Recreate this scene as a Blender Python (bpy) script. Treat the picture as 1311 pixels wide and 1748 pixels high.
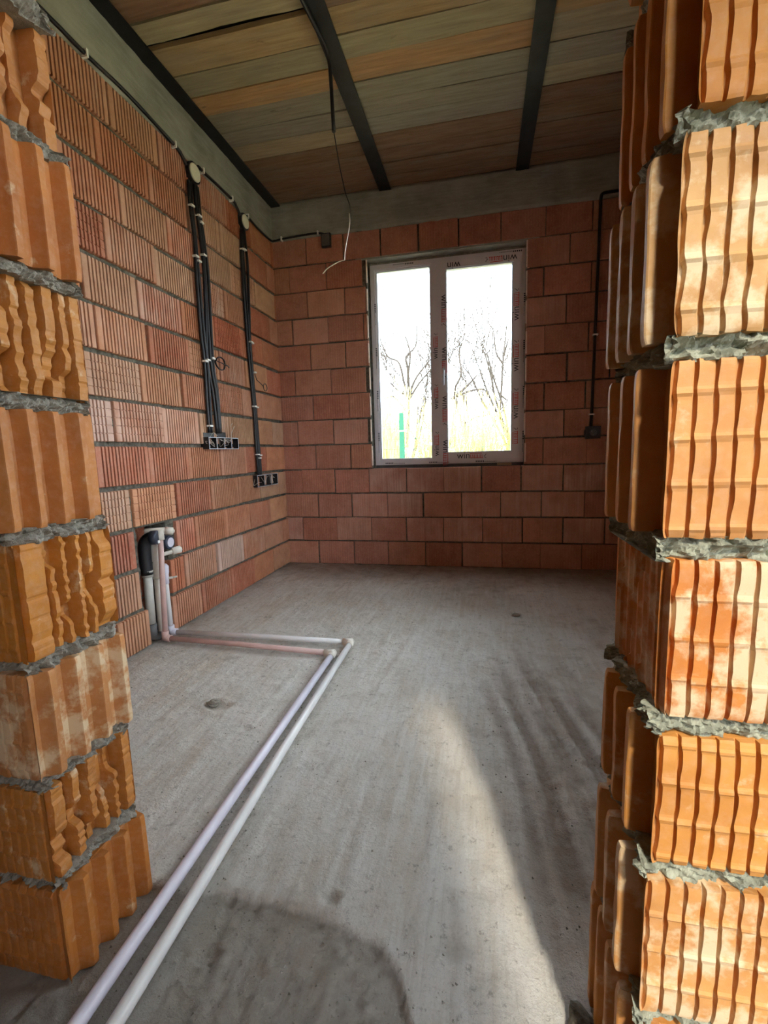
import bpy, bmesh, math, random
import numpy as np
from mathutils import Matrix, Vector

random.seed(7)
RNG = np.random.default_rng(11)
scene = bpy.context.scene
COL = scene.collection
for o in list(bpy.data.objects):
    bpy.data.objects.remove(o)

# ------------------------------------------------------------------ camera
CAM_H, YAW, PITCH, ROLL, FPX = 1.122, 0.2130, -0.1319, -0.0291, 783.1
fw = Vector((-math.sin(YAW) * math.cos(PITCH), math.cos(YAW) * math.cos(PITCH), math.sin(PITCH)))
rt0 = Vector((math.cos(YAW), math.sin(YAW), 0))
up0 = rt0.cross(fw)
rt = rt0 * math.cos(ROLL) + up0 * math.sin(ROLL)
up = up0 * math.cos(ROLL) - rt0 * math.sin(ROLL)
cam_data = bpy.data.cameras.new('camera')
cam = bpy.data.objects.new('camera', cam_data)
COL.objects.link(cam)
cam_data.sensor_fit = 'VERTICAL'
cam_data.sensor_height = 36.0
cam_data.sensor_width = 27.0
cam_data.lens = 36.0 * FPX / 1748.0
cam_data.clip_start = 0.02
cam_data.clip_end = 300
cam.matrix_world = Matrix(((rt.x, up.x, -fw.x, 0), (rt.y, up.y, -fw.y, 0), (rt.z, up.z, -fw.z, CAM_H), (0, 0, 0, 1)))
scene.camera = cam

# ------------------------------------------------------------------ world, sun, exposure
world = bpy.data.worlds.new('sky')
scene.world = world
world.use_nodes = True
bg = world.node_tree.nodes['Background']
bg.inputs['Color'].default_value = (0.82, 0.91, 1.0, 1)
bg.inputs['Strength'].default_value = 6.0
SUN_EL = math.radians(48)
sun_dir = Vector((-0.278 * math.cos(SUN_EL), 0.960 * math.cos(SUN_EL), -math.sin(SUN_EL)))
sd = bpy.data.lights.new('sun', 'SUN')
sd.energy = 1.65
sd.color = (1.0, 0.90, 0.72)
sd.angle = math.radians(3.5)
sun = bpy.data.objects.new('sun', sd)
COL.objects.link(sun)
sun.rotation_euler = sun_dir.to_track_quat('-Z', 'Y').to_euler()
sun.location = (2, -4, 6)
vs = scene.view_settings
vs.view_transform = 'Standard'
vs.look = 'None'
vs.exposure = 1.2
vs.gamma = 1.0
vs.use_curve_mapping = False

# ------------------------------------------------------------------ main sizes (metres)
XL, XR, YB = -1.947, 1.25, 4.345      # left wall, right wall, back wall (inner faces)
C = 0.24                              # course height
ZB = 13 * C                           # underside of the concrete band
ZC = 3.44                             # underside of the ceiling planks
WX0, WX1, WZ0, WZ1 = -1.045, 0.378, 4 * C, 12 * C     # window opening


# ------------------------------------------------------------------ noise
def _hash(i, j, k, s):
    n = (i.astype(np.int64) * 374761393 + j.astype(np.int64) * 668265263 + k.astype(np.int64) * 2147483647 + s * 974711) & 0xffffffff
    n = ((n ^ (n >> 13)) * 1274126177) & 0xffffffff
    n = ((n ^ (n >> 16)) * 2246822519) & 0xffffffff
    return ((n ^ (n >> 15)) & 0xffff) / 65535.0


def vnoise(x, y, z, s=0):
    x, y, z = np.broadcast_arrays(np.asarray(x, float), np.asarray(y, float), np.asarray(z, float))
    i, j, k = np.floor(x), np.floor(y), np.floor(z)
    u, v, w = x - i, y - j, z - k
    u, v, w = u * u * (3 - 2 * u), v * v * (3 - 2 * v), w * w * (3 - 2 * w)
    r = 0
    for a in (0, 1):
        for b in (0, 1):
            for c in (0, 1):
                h = _hash(i + a, j + b, k + c, s)
                r = r + h * (u if a else 1 - u) * (v if b else 1 - v) * (w if c else 1 - w)
    return r * 2 - 1


def fbm(x, y, z, o=4, s=0):
    r, a, f = 0, 0.5, 1.0
    for q in range(o):
        r = r + a * vnoise(np.asarray(x) * f, np.asarray(y) * f, np.asarray(z) * f, s + q)
        a *= 0.5
        f *= 2.03
    return r


def sstep(a, b, x):
    t = np.clip((x - a) / (b - a), 0, 1)
    return t * t * (3 - 2 * t)


# ------------------------------------------------------------------ mesh helpers
def mesh_of(name, verts, faces, mat=None, smooth=False, recalc=False):
    me = bpy.data.meshes.new(name)
    me.from_pydata([tuple(map(float, v)) for v in verts], [], [tuple(map(int, f)) for f in faces])
    if recalc:
        bm = bmesh.new()
        bm.from_mesh(me)
        bmesh.ops.recalc_face_normals(bm, faces=bm.faces)
        bm.to_mesh(me)
        bm.free()
    if mat is not None:
        me.materials.append(mat)
    if smooth:
        me.polygons.foreach_set('use_smooth', [True] * len(me.polygons))
    me.update()
    return me


def link(name, data, parent=None, loc=(0, 0, 0), rotz=0.0):
    o = bpy.data.objects.new(name, data)
    COL.objects.link(o)
    o.location = loc
    o.rotation_euler = (0, 0, rotz)
    if parent is not None:
        o.parent = parent
    return o


def tag(o, label=None, cat=None, group=None, kind=None):
    if label:
        o['label'] = label
    if cat:
        o['category'] = cat
    if group:
        o['group'] = group
    if kind:
        o['kind'] = kind
    return o


def empty(name, loc=(0, 0, 0)):
    return link(name, None, None, loc)


class MB:
    """collects boxes and tubes into one mesh"""

    def __init__(self):
        self.v, self.f = [], []

    def add(self, verts, faces):
        n = len(self.v)
        self.v += [tuple(map(float, p)) for p in verts]
        self.f += [tuple(i + n for i in f) for f in faces]
        return self

    def box(self, x0, x1, y0, y1, z0, z1):
        v = [(x0, y0, z0), (x1, y0, z0), (x1, y1, z0), (x0, y1, z0), (x0, y0, z1), (x1, y0, z1), (x1, y1, z1), (x0, y1, z1)]
        f = [(3, 2, 1, 0), (4, 5, 6, 7), (0, 1, 5, 4), (1, 2, 6, 5), (2, 3, 7, 6), (3, 0, 4, 7)]
        return self.add(v, f)

    def tube(self, pts, r, n=8, caps=True):
        pts = [Vector(p) for p in pts]
        rs = r if isinstance(r, (list, tuple)) else [r] * len(pts)
        base = len(self.v)
        t0 = (pts[1] - pts[0]).normalized()
        ref = Vector((0, 0, 1)) if abs(t0.z) < 0.9 else Vector((1, 0, 0))
        nx = t0.cross(ref).normalized()
        for i, p in enumerate(pts):
            if i == 0:
                t = t0
            elif i == len(pts) - 1:
                t = (pts[i] - pts[i - 1]).normalized()
            else:
                t = ((pts[i + 1] - p).normalized() + (p - pts[i - 1]).normalized())
                t = t.normalized() if t.length > 1e-6 else t0
            nx = (nx - t * nx.dot(t))
            nx = nx.normalized() if nx.length > 1e-6 else t.orthogonal().normalized()
            ny = t.cross(nx)
            for q in range(n):
                a = 2 * math.pi * q / n
                self.v.append(tuple(p + nx * (math.cos(a) * rs[i]) + ny * (math.sin(a) * rs[i])))
        for i in range(len(pts) - 1):
            for q in range(n):
                a, b = base + i * n + q, base + i * n + (q + 1) % n
                self.f.append((a, b, b + n, a + n))
        if caps:
            self.f.append(tuple(base + q for q in range(n))[::-1])
            self.f.append(tuple(base + (len(pts) - 1) * n + q for q in range(n)))
        return self

    def build(self, name, mat, parent=None, smooth=False, loc=(0, 0, 0)):
        me = mesh_of(name, self.v, self.f, mat, False)
        if smooth:
            me.polygons.foreach_set('use_smooth', [len(p.vertices) == 4 for p in me.polygons])
        return link(name, me, parent, loc)


def smooth_path(pts, n=6):
    """Catmull-Rom through the points"""
    P = [Vector(p) for p in pts]
    P = [P[0] * 2 - P[1]] + P + [P[-1] * 2 - P[-2]]
    out = []
    for i in range(1, len(P) - 2):
        for k in range(n):
            t = k / n
            a, b, c, d = P[i - 1], P[i], P[i + 1], P[i + 2]
            out.append(0.5 * ((2 * b) + (c - a) * t + (2 * a - 5 * b + 4 * c - d) * t * t + (3 * b - a - 3 * c + d) * t ** 3))
    out.append(P[-2])
    return out


# ------------------------------------------------------------------ materials
class NT:
    def __init__(self, name):
        self.m = bpy.data.materials.new(name)
        self.m.use_nodes = True
        self.t = self.m.node_tree
        self.b = self.t.nodes['Principled BSDF']

    def n(self, kind, **kw):
        nd = self.t.nodes.new(kind)
        for k, v in kw.items():
            if k.startswith('_'):
                setattr(nd, k[1:], v)
            else:
                nd.inputs[k.replace('__', ' ')].default_value = v
        return nd

    def l(self, a, b):
        self.t.links.new(a, b)

    def coords(self, scale=(1, 1, 1), kind='Object'):
        tc = self.n('ShaderNodeTexCoord')
        mp = self.n('ShaderNodeMapping')
        mp.inputs['Scale'].default_value = scale
        self.l(tc.outputs[kind], mp.inputs['Vector'])
        return mp.outputs['Vector']

    def noise(self, vec, scale, detail=4, rough=0.55):
        nd = self.n('ShaderNodeTexNoise', Scale=scale, Detail=detail, Roughness=rough)
        self.l(vec, nd.inputs['Vector'])
        return nd.outputs['Fac']

    def ramp(self, fac, stops):
        nd = self.n('ShaderNodeValToRGB')
        e = nd.color_ramp.elements
        while len(e) < len(stops):
            e.new(0.5)
        for el, (p, c) in zip(e, stops):
            el.position = p
            el.color = (c, c, c, 1) if isinstance(c, (int, float)) else (*c, 1)
        self.l(fac, nd.inputs['Fac'])
        return nd.outputs['Color']

    def mix(self, fac, a, b, blend='MIX'):
        nd = self.n('ShaderNodeMix', _data_type='RGBA', _blend_type=blend)
        for sock, val in ((nd.inputs[0], fac), (nd.inputs[6], a), (nd.inputs[7], b)):
            if isinstance(val, (int, float)):
                sock.default_value = val
            elif isinstance(val, tuple):
                sock.default_value = (*val, 1)
            else:
                self.l(val, sock)
        return nd.outputs[2]

    def math(self, op, a, b=0.0):
        nd = self.n('ShaderNodeMath', _operation=op)
        for sock, val in ((nd.inputs[0], a), (nd.inputs[1], b)):
            if isinstance(val, (int, float)):
                sock.default_value = val
            else:
                self.l(val, sock)
        return nd.outputs[0]

    def bump(self, h, strength=0.3, dist=0.005, prev=None):
        nd = self.n('ShaderNodeBump', Strength=strength, Distance=dist)
        self.l(h, nd.inputs['Height'])
        if prev is not None:
            self.l(prev, nd.inputs['Normal'])
        return nd.outputs['Normal']

    def done(self, color=None, rough=None, normal=None, metal=None, spec=None):
        if color is not None:
            if isinstance(color, tuple):
                self.b.inputs['Base Color'].default_value = (*color, 1)
            else:
                self.l(color, self.b.inputs['Base Color'])
        if rough is not None:
            if isinstance(rough, (int, float)):
                self.b.inputs['Roughness'].default_value = rough
            else:
                self.l(rough, self.b.inputs['Roughness'])
        if normal is not None:
            self.l(normal, self.b.inputs['Normal'])
        if metal is not None:
            self.b.inputs['Metallic'].default_value = metal
        if spec is not None:
            self.b.inputs['Specular IOR Level'].default_value = spec
        return self.m


def simple(name, color, rough=0.5, metal=0.0, var=0.12, scale=30, bump=0.1):
    t = NT(name)
    v = t.coords()
    n = t.noise(v, scale, 4)
    c = t.mix(t.ramp(n, [(0.3, 0), (0.7, 1)]), tuple(max(0, x * (1 - var)) for x in color), tuple(min(1, x * (1 + var)) for x in color))
    nm = t.bump(n, bump, 0.002) if bump else None
    return t.done(c, rough, nm, metal)


def brick_material(name, rough=0.8, pale_col=(0.70, 0.55, 0.42), spec=0.25, soft=False):
    """terracotta: tint from the object's own colour, lime bloom where its alpha is high"""
    t = NT(name)
    oi = t.n('ShaderNodeObjectInfo')
    v = t.coords((1, 1, 1))
    add = t.n('ShaderNodeVectorMath', _operation='ADD')
    sc = t.n('ShaderNodeVectorMath', _operation='SCALE')
    comb = t.n('ShaderNodeCombineXYZ')
    for q in ('X', 'Y', 'Z'):
        t.l(oi.outputs['Random'], comb.inputs[q])
    t.l(comb.outputs[0], sc.inputs[0])
    sc.inputs['Scale'].default_value = 23.0
    t.l(v, add.inputs[0])
    t.l(sc.outputs[0], add.inputs[1])
    p = add.outputs[0]
    n1 = t.noise(p, 9, 5, 0.6)
    n2 = t.noise(p, 60, 4, 0.6)
    n3 = t.noise(p, 16, 6, 0.62)
    base = t.mix(t.ramp(n1, [(0.3, 0), (0.7, 1)]), oi.outputs['Color'], t.mix(1.0, oi.outputs['Color'], (0.74, 0.66, 0.62), 'MULTIPLY'))
    base = t.mix(t.math('MULTIPLY', t.ramp(n2, [(0.45, 0), (0.75, 1)]), 0.25), base, (0.62, 0.40, 0.26))
    thr = t.math('SUBTRACT', t.math('ADD', n3, t.math('MULTIPLY', oi.outputs['Alpha'], 0.30)), 0.64)
    fac = t.math('MULTIPLY', t.ramp(t.math('MULTIPLY', thr, 7.0), [(0.0, 0), (0.8, 1)]), 0.85)
    if soft:
        n4 = t.noise(p, 5, 3, 0.5)
        vs_ = t.noise(t.coords((60, 60, 3)), 1.0, 3, 0.5)
        fac = t.math('MULTIPLY', oi.outputs['Alpha'], t.math('MULTIPLY', t.ramp(n4, [(0.30, 0.15), (0.68, 1)]), t.ramp(vs_, [(0.3, 0.35), (0.7, 0.95)])))
    col = t.mix(fac, base, pale_col)
    nm = t.bump(n2, 0.25, 0.002)
    nm = t.bump(n1, 0.15, 0.004, nm)
    return t.done(col, rough, nm, spec=spec)


M = {}
M['brick'] = brick_material('terracotta wall brick', pale_col=(0.70, 0.50, 0.40), soft=True)
M['jamb'] = brick_material('orange terracotta', rough=0.62, pale_col=(0.68, 0.53, 0.34), spec=0.35)


def mat_mortar(name, c0, c1):
    t = NT(name)
    v = t.coords()
    n = t.noise(v, 40, 6, 0.65)
    n2 = t.noise(v, 220, 3, 0.6)
    col = t.mix(t.ramp(n, [(0.3, 0), (0.68, 1)]), c0, c1)
    nm = t.bump(n2, 0.5, 0.003)
    nm = t.bump(n, 0.6, 0.008, nm)
    return t.done(col, 0.95, nm, spec=0.1)


M['joint'] = mat_mortar('dark joint mortar', (0.055, 0.047, 0.036), (0.20, 0.185, 0.15))
M['mortar'] = mat_mortar('grey mortar', (0.17, 0.155, 0.125), (0.36, 0.34, 0.29))
M['mortar_green'] = mat_mortar('grey green mortar', (0.16, 0.165, 0.125), (0.40, 0.41, 0.32))


def mat_concrete():
    t = NT('cast concrete')
    v = t.coords()
    n = t.noise(v, 3.0, 6, 0.6)
    s = t.noise(t.coords((2, 2, 14)), 3.0, 5, 0.6)
    f = t.noise(v, 70, 4, 0.6)
    col = t.mix(t.ramp(n, [(0.3, 0), (0.7, 1)]), (0.20, 0.20, 0.165), (0.36, 0.355, 0.30))
    col = t.mix(t.math('MULTIPLY', t.ramp(s, [(0.45, 0), (0.7, 1)]), 0.45), col, (0.42, 0.41, 0.36))
    nm = t.bump(f, 0.3, 0.003)
    nm = t.bump(s, 0.4, 0.008, nm)
    return t.done(col, 0.9, nm, spec=0.15)


M['concrete'] = mat_concrete()


def mat_floor():
    t = NT('cement screed')
    v = t.coords()
    at = t.n('ShaderNodeAttribute', _attribute_name='dirt_bounce')
    ao = t.n('ShaderNodeAttribute', _attribute_name='old')
    big = t.noise(v, 1.6, 5, 0.55)
    mid = t.noise(v, 9, 6, 0.62)
    st = t.noise(t.coords((16, 1.6, 1)), 2.0, 6, 0.62)
    fine = t.noise(v, 150, 5, 0.68)
    grit = t.noise(v, 45, 6, 0.7)
    warm = t.noise(t.coords((2.2, 0.8, 1)), 2.6, 5, 0.6)
    st2 = t.noise(t.coords((34, 2.2, 1)), 2.0, 6, 0.7)
    pit = t.noise(v, 26, 8, 0.78)
    col = t.mix(t.ramp(big, [(0.32, 0), (0.68, 1)]), (0.56, 0.52, 0.445), (0.74, 0.72, 0.675))
    col = t.mix(t.math('MULTIPLY', t.ramp(warm, [(0.46, 0), (0.70, 1)]), 0.5), col, (0.54, 0.44, 0.31))
    col = t.mix(t.math('MULTIPLY', t.ramp(st, [(0.45, 0), (0.62, 1)]), 0.5), col, (0.74, 0.735, 0.70))
    col = t.mix(t.math('MULTIPLY', t.ramp(st2, [(0.52, 0), (0.66, 1)]), 0.26), col, (0.34, 0.295, 0.235))
    col = t.mix(t.math('MULTIPLY', t.ramp(mid, [(0.55, 0), (0.73, 1)]), 0.42), col, (0.32, 0.275, 0.21))
    col = t.mix(t.math('MULTIPLY', t.ramp(pit, [(0.575, 0), (0.64, 1)]), 0.55), col, (0.16, 0.14, 0.11))
    col = t.mix(t.math('MULTIPLY', t.ramp(fine, [(0.52, 0), (0.68, 1)]), 0.22), col, (0.22, 0.195, 0.155))
    dm = t.ramp(t.math('ADD', at.outputs['Fac'], t.math('MULTIPLY', t.math('SUBTRACT', mid, 0.5), 0.7)), [(0.12, 0), (0.85, 1)])
    col = t.mix(t.math('MULTIPLY', dm, 0.85), col, (0.215, 0.15, 0.10))
    om = t.ramp(t.math('ADD', ao.outputs['Fac'], t.math('MULTIPLY', t.math('SUBTRACT', pit, 0.5), 1.4)), [(0.22, 0), (0.75, 1)])
    col = t.mix(t.math('MULTIPLY', om, 0.62), col, (0.22, 0.19, 0.145))
    nm = t.bump(fine, 0.8, 0.004)
    nm = t.bump(grit, 0.9, 0.010, nm)
    nm = t.bump(pit, 0.7, 0.012, nm)
    nm = t.bump(st, 0.3, 0.006, nm)
    rough = t.ramp(mid, [(0.3, 0.40), (0.7, 0.62)])
    return t.done(col, rough, nm, spec=0.5)


M['floor'] = mat_floor()


def mat_wood():
    t = NT('rough sawn ceiling board')
    oi = t.n('ShaderNodeObjectInfo')
    v = t.coords((1.3, 16, 16))
    add = t.n('ShaderNodeVectorMath', _operation='ADD')
    comb = t.n('ShaderNodeCombineXYZ')
    t.l(t.math('MULTIPLY', oi.outputs['Random'], 40.0), comb.inputs['X'])
    t.l(t.math('MULTIPLY', oi.outputs['Random'], 17.0), comb.inputs['Y'])
    t.l(v, add.inputs[0])
    t.l(comb.outputs[0], add.inputs[1])
    g = t.noise(add.outputs[0], 3.0, 6, 0.62)
    blot = t.noise(t.coords((1.2, 5, 5)), 2.2, 5, 0.6)
    kn = t.noise(t.coords((6, 12, 12)), 1.6, 2, 0.5)
    col = t.mix(t.ramp(g, [(0.3, 0), (0.7, 1)]), oi.outputs['Color'], t.mix(1.0, oi.outputs['Color'], (0.66, 0.62, 0.58), 'MULTIPLY'))
    col = t.mix(t.math('MULTIPLY', t.ramp(blot, [(0.48, 0), (0.72, 1)]), 0.45), col, (0.24, 0.22, 0.18))
    col = t.mix(t.math('MULTIPLY', t.ramp(kn, [(0.70, 0), (0.78, 1)]), 0.5), col, (0.09, 0.06, 0.04))
    return t.done(col, 0.8, t.bump(g, 0.35, 0.004), spec=0.2)


M['wood'] = mat_wood()
M['steel'] = simple('dark painted steel', (0.012, 0.012, 0.015), 0.5, 0.3, 0.5, 14, 0.25)
M['black'] = simple('black plastic', (0.014, 0.014, 0.017), 0.42, 0, 0.3, 50, 0.05)
M['conduit'] = simple('black corrugated conduit', (0.009, 0.009, 0.012), 0.45, 0, 0.3, 90, 0.15)
M['clip'] = simple('white nylon clip', (0.85, 0.85, 0.82), 0.5, 0, 0.04, 40, 0)
M['cream'] = simple('cream plastic lid', (0.74, 0.71, 0.56), 0.45, 0, 0.05, 30, 0.03)
M['pvc'] = simple('white window plastic', (0.68, 0.65, 0.69), 0.38, 0, 0.03, 12, 0.02)
M['bead'] = simple('pale grey glazing bead', (0.60, 0.66, 0.74), 0.35, 0, 0.03, 12, 0)
M['print_black'] = simple('black film print', (0.03, 0.03, 0.05), 0.5, 0, 0.1, 60, 0)
M['print_red'] = simple('red film print', (0.60, 0.06, 0.06), 0.5, 0, 0.1, 60, 0)
M['pipe_white'] = simple('white polypropylene pipe', (0.74, 0.73, 0.72), 0.35, 0, 0.05, 14, 0.03)
M['pipe_pink'] = simple('pinkish polypropylene pipe', (0.62, 0.42, 0.38), 0.35, 0, 0.10, 14, 0.03)
M['pipe_lilac'] = simple('pale lilac pipe', (0.70, 0.67, 0.76), 0.35, 0, 0.06, 14, 0.03)
M['pipe_grey'] = simple('light grey waste pipe', (0.52, 0.51, 0.46), 0.45, 0, 0.10, 20, 0.03)
M['pipe_dark'] = simple('dark grey coupler', (0.10, 0.10, 0.10), 0.5, 0, 0.2, 20, 0.03)
M['fitting'] = simple('off white fitting', (0.72, 0.68, 0.60), 0.4, 0, 0.06, 25, 0.03)
M['cap'] = simple('dark blue grey cap', (0.035, 0.042, 0.065), 0.4, 0, 0.2, 25, 0.03)
M['copper'] = simple('bare copper wire', (0.75, 0.70, 0.62), 0.3, 0.6, 0.1, 60, 0)
M['green'] = simple('green coated post', (0.006, 0.10, 0.055), 0.5, 0, 0.08, 8, 0.03)
M['bark'] = simple('grey brown bark', (0.050, 0.038, 0.031), 0.9, 0, 0.3, 20, 0.3)
M['straw'] = simple('dry straw twigs', (0.52, 0.45, 0.20), 0.9, 0, 0.25, 6, 0)
M['yellow'] = simple('yellow green twigs', (0.58, 0.50, 0.10), 0.9, 0, 0.25, 6, 0)
M['edge'] = simple('painted lit brick edge', (0.78, 0.62, 0.54), 0.7, 0, 0.12, 30, 0.2)  # pale colour stands for light catching the brick edges
M['grass'] = simple('dry grass ground', (0.48, 0.43, 0.24), 0.95, 0, 0.3, 1.5, 0.3)
M['plaster'] = simple('bare front wall and added hall wall', (0.40, 0.22, 0.13), 0.9, 0, 0.12, 6, 0.2)


def mat_glass():
    t = NT('window glass')
    out = t.t.nodes['Material Output']
    tr = t.n('ShaderNodeBsdfTransparent')
    tr.inputs['Color'].default_value = (0.95, 0.97, 0.97, 1)
    gl = t.n('ShaderNodeBsdfGlossy', Roughness=0.02)
    fr = t.n('ShaderNodeFresnel', IOR=1.45)
    nz = t.noise(t.coords(), 2.0, 2)
    fac = t.math('MULTIPLY', fr.outputs[0], t.ramp(nz, [(0.3, 0.8), (0.7, 1.0)]))
    mx = t.n('ShaderNodeMixShader')
    t.l(fac, mx.inputs[0])
    t.l(tr.outputs[0], mx.inputs[1])
    t.l(gl.outputs[0], mx.inputs[2])
    t.l(mx.outputs[0], out.inputs['Surface'])
    return t.m


M['glass'] = mat_glass()

# ================================================================== STRUCTURE
# ------------------------------------------------------------------ floor
PIPE_A = [(-1.905, 2.352), (-0.812, 2.300), (-0.800, 1.2), (-0.788, 0.60), (-0.778, -0.2)]
PIPE_B = [(-1.935, 2.445), (-0.752, 2.455), (-0.735, 1.5), (-0.712, 0.62), (-0.700, -0.2)]


def seg_dist(px, py, a, b):
    ax, ay = a
    bx, by = b
    t = np.clip(((px - ax) * (bx - ax) + (py - ay) * (by - ay)) / ((bx - ax) ** 2 + (by - ay) ** 2), 0, 1)
    return np.hypot(px - ax - t * (bx - ax), py - ay - t * (by - ay))


def floor_fields(x, y):
    h = 0.006 * fbm(x * 1.3, y * 1.3, 0, 3, 1) + 0.004 * fbm(x * 7, y * 5, 0, 3, 5) + 0.0045 * fbm(x * 34, y * 26, 0, 4, 9)
    # trowel and drag streaks fanning along the room
    xs = x + 0.10 * np.sin(y * 1.1)
    h = h + 0.0050 * fbm(xs * 28, y * 1.5, 3, 3, 20)
    # dirty rutted strip on the right: ruts run towards the far left
    cx = 0.30 - 0.10 * (y - 1.6)
    zone = np.exp(-np.abs((x - cx) / 0.26) ** 3) * sstep(0.75, 1.2, y) * (1 - sstep(1.9, 2.9, y))
    wx = x + 0.13 * (y - 1.6) + 0.03 * np.sin(y * 3.1)
    rut = np.clip(0.42 + 1.5 * fbm(wx * 24, y * 1.7, 7, 3, 31), 0, 1)
    h = h - 0.016 * zone * rut + 0.008 * zone * fbm(x * 40, y * 30, 0, 3, 35)
    dirt_bounce = zone * (0.25 + 0.75 * rut)
    wide = np.clip(0.30 + 1.1 * fbm(wx * 7, y * 0.9, 3, 3, 37), 0, 1)
    dirt_bounce = np.maximum(dirt_bounce, 0.45 * wide * sstep(-0.25, 0.5, x) * sstep(1.6, 2.4, y))
    # orange-brown bounce light painted before the far wall; brown band along the left wall
    dirt_bounce = np.maximum(dirt_bounce, 0.75 * sstep(3.35, 4.30, y + 0.25 * fbm(x * 2.2, y * 3, 1, 3, 38)))
    dirt_bounce = np.maximum(dirt_bounce, 0.40 * np.exp(-((x + 1.95) / 0.14) ** 2))
    # older, rougher slab in front of the curved screed edge
    ex = np.array([-2.6, -0.94, -0.728, -0.626, -0.494, -0.366, -0.242, -0.179, -0.14, -0.08, 2.6])
    ey = np.array([0.93, 0.921, 0.915, 0.935, 0.930, 0.916, 0.885, 0.837, 0.75, 0.58, 0.50])
    e = np.interp(x, ex, ey) + 0.012 * fbm(x * 25, y * 0, 0, 3, 44)
    old = 1 - sstep(-0.012, 0.014, y - e)
    h = h - 0.015 * old + old * 0.009 * fbm(x * 70, y * 70, 0, 4, 50) + 0.004 * np.exp(-((y - e - 0.02) / 0.02) ** 2) * (x < -0.1)
    # shallow channel for the pipes
    d = np.full_like(x, 9.0)
    for P in (PIPE_A, PIPE_B):
        for a, b in zip(P[:-1], P[1:]):
            d = np.minimum(d, seg_dist(x, y, a, b))
    ch = np.exp(-(d / 0.045) ** 2)
    h = h * (1 - 0.8 * ch) - 0.010 * ch + ch * 0.004 * fbm(x * 50, y * 50, 0, 3, 60)
    old = old + 0.35 * ch
    # scuffed holes
    for hx, hy, r, dp in ((-1.177, 1.738, 0.06, 0.012), (0.245, 3.09, 0.06, 0.010), (-0.378, 0.97, 0.03, 0.010), (-0.07, 0.915, 0.05, 0.010),
                          (-1.46, 2.81, 0.05, 0.008), (-1.36, 3.59, 0.06, 0.008), (-0.95, 1.60, 0.03, 0.008), (0.13, 3.3, 0.05, 0.007),
                          (-0.62, 0.80, 0.03, 0.009), (-0.75, 3.4, 0.04, 0.007), (-1.25, 2.95, 0.04, 0.008)):
        rr = np.hypot((x - hx), (y - hy) * 1.4) / r * (1 + 0.5 * fbm(x * 30, y * 30, 0, 2, 70))
        g = np.exp(-rr ** 2)
        h = h - dp * g + dp * 0.7 * np.exp(-((rr - 1.2) / 0.35) ** 2)
        old = old + 0.45 * g
    return h, dirt_bounce, old


xs = np.concatenate([np.arange(-2.5, -2.0, 0.1), np.arange(-2.0, 0.55, 0.0105), np.arange(0.56, 2.51, 0.05)])
ys = np.concatenate([np.arange(-3.0, 0.5, 0.12), np.arange(0.5, 1.7, 0.008), np.arange(1.7, 2.8, 0.0125), np.arange(2.8, 4.41, 0.025)])
gx, gy = np.meshgrid(xs, ys)
hz, dirt_bounce, old = floor_fields(gx, gy)
nx_, ny_ = len(xs), len(ys)
verts = np.stack([gx.ravel(), gy.ravel(), hz.ravel()], 1)
idx = np.arange(nx_ * ny_).reshape(ny_, nx_)
quads = np.stack([idx[:-1, :-1].ravel(), idx[:-1, 1:].ravel(), idx[1:, 1:].ravel(), idx[1:, :-1].ravel()], 1)
me = mesh_of('floor', verts, quads, M['floor'], True)
for nm_, arr in (('dirt_bounce', dirt_bounce), ('old', old)):
    at = me.attributes.new(nm_, 'FLOAT', 'POINT')
    at.data.foreach_set('value', arr.ravel().astype(np.float32))
floor = tag(link('floor', me), 'grey cement screed floor with drag streaks and a rough older edge', kind='structure')


# ------------------------------------------------------------------ bricks of the room walls
BRICK_CACHE = {}


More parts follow.
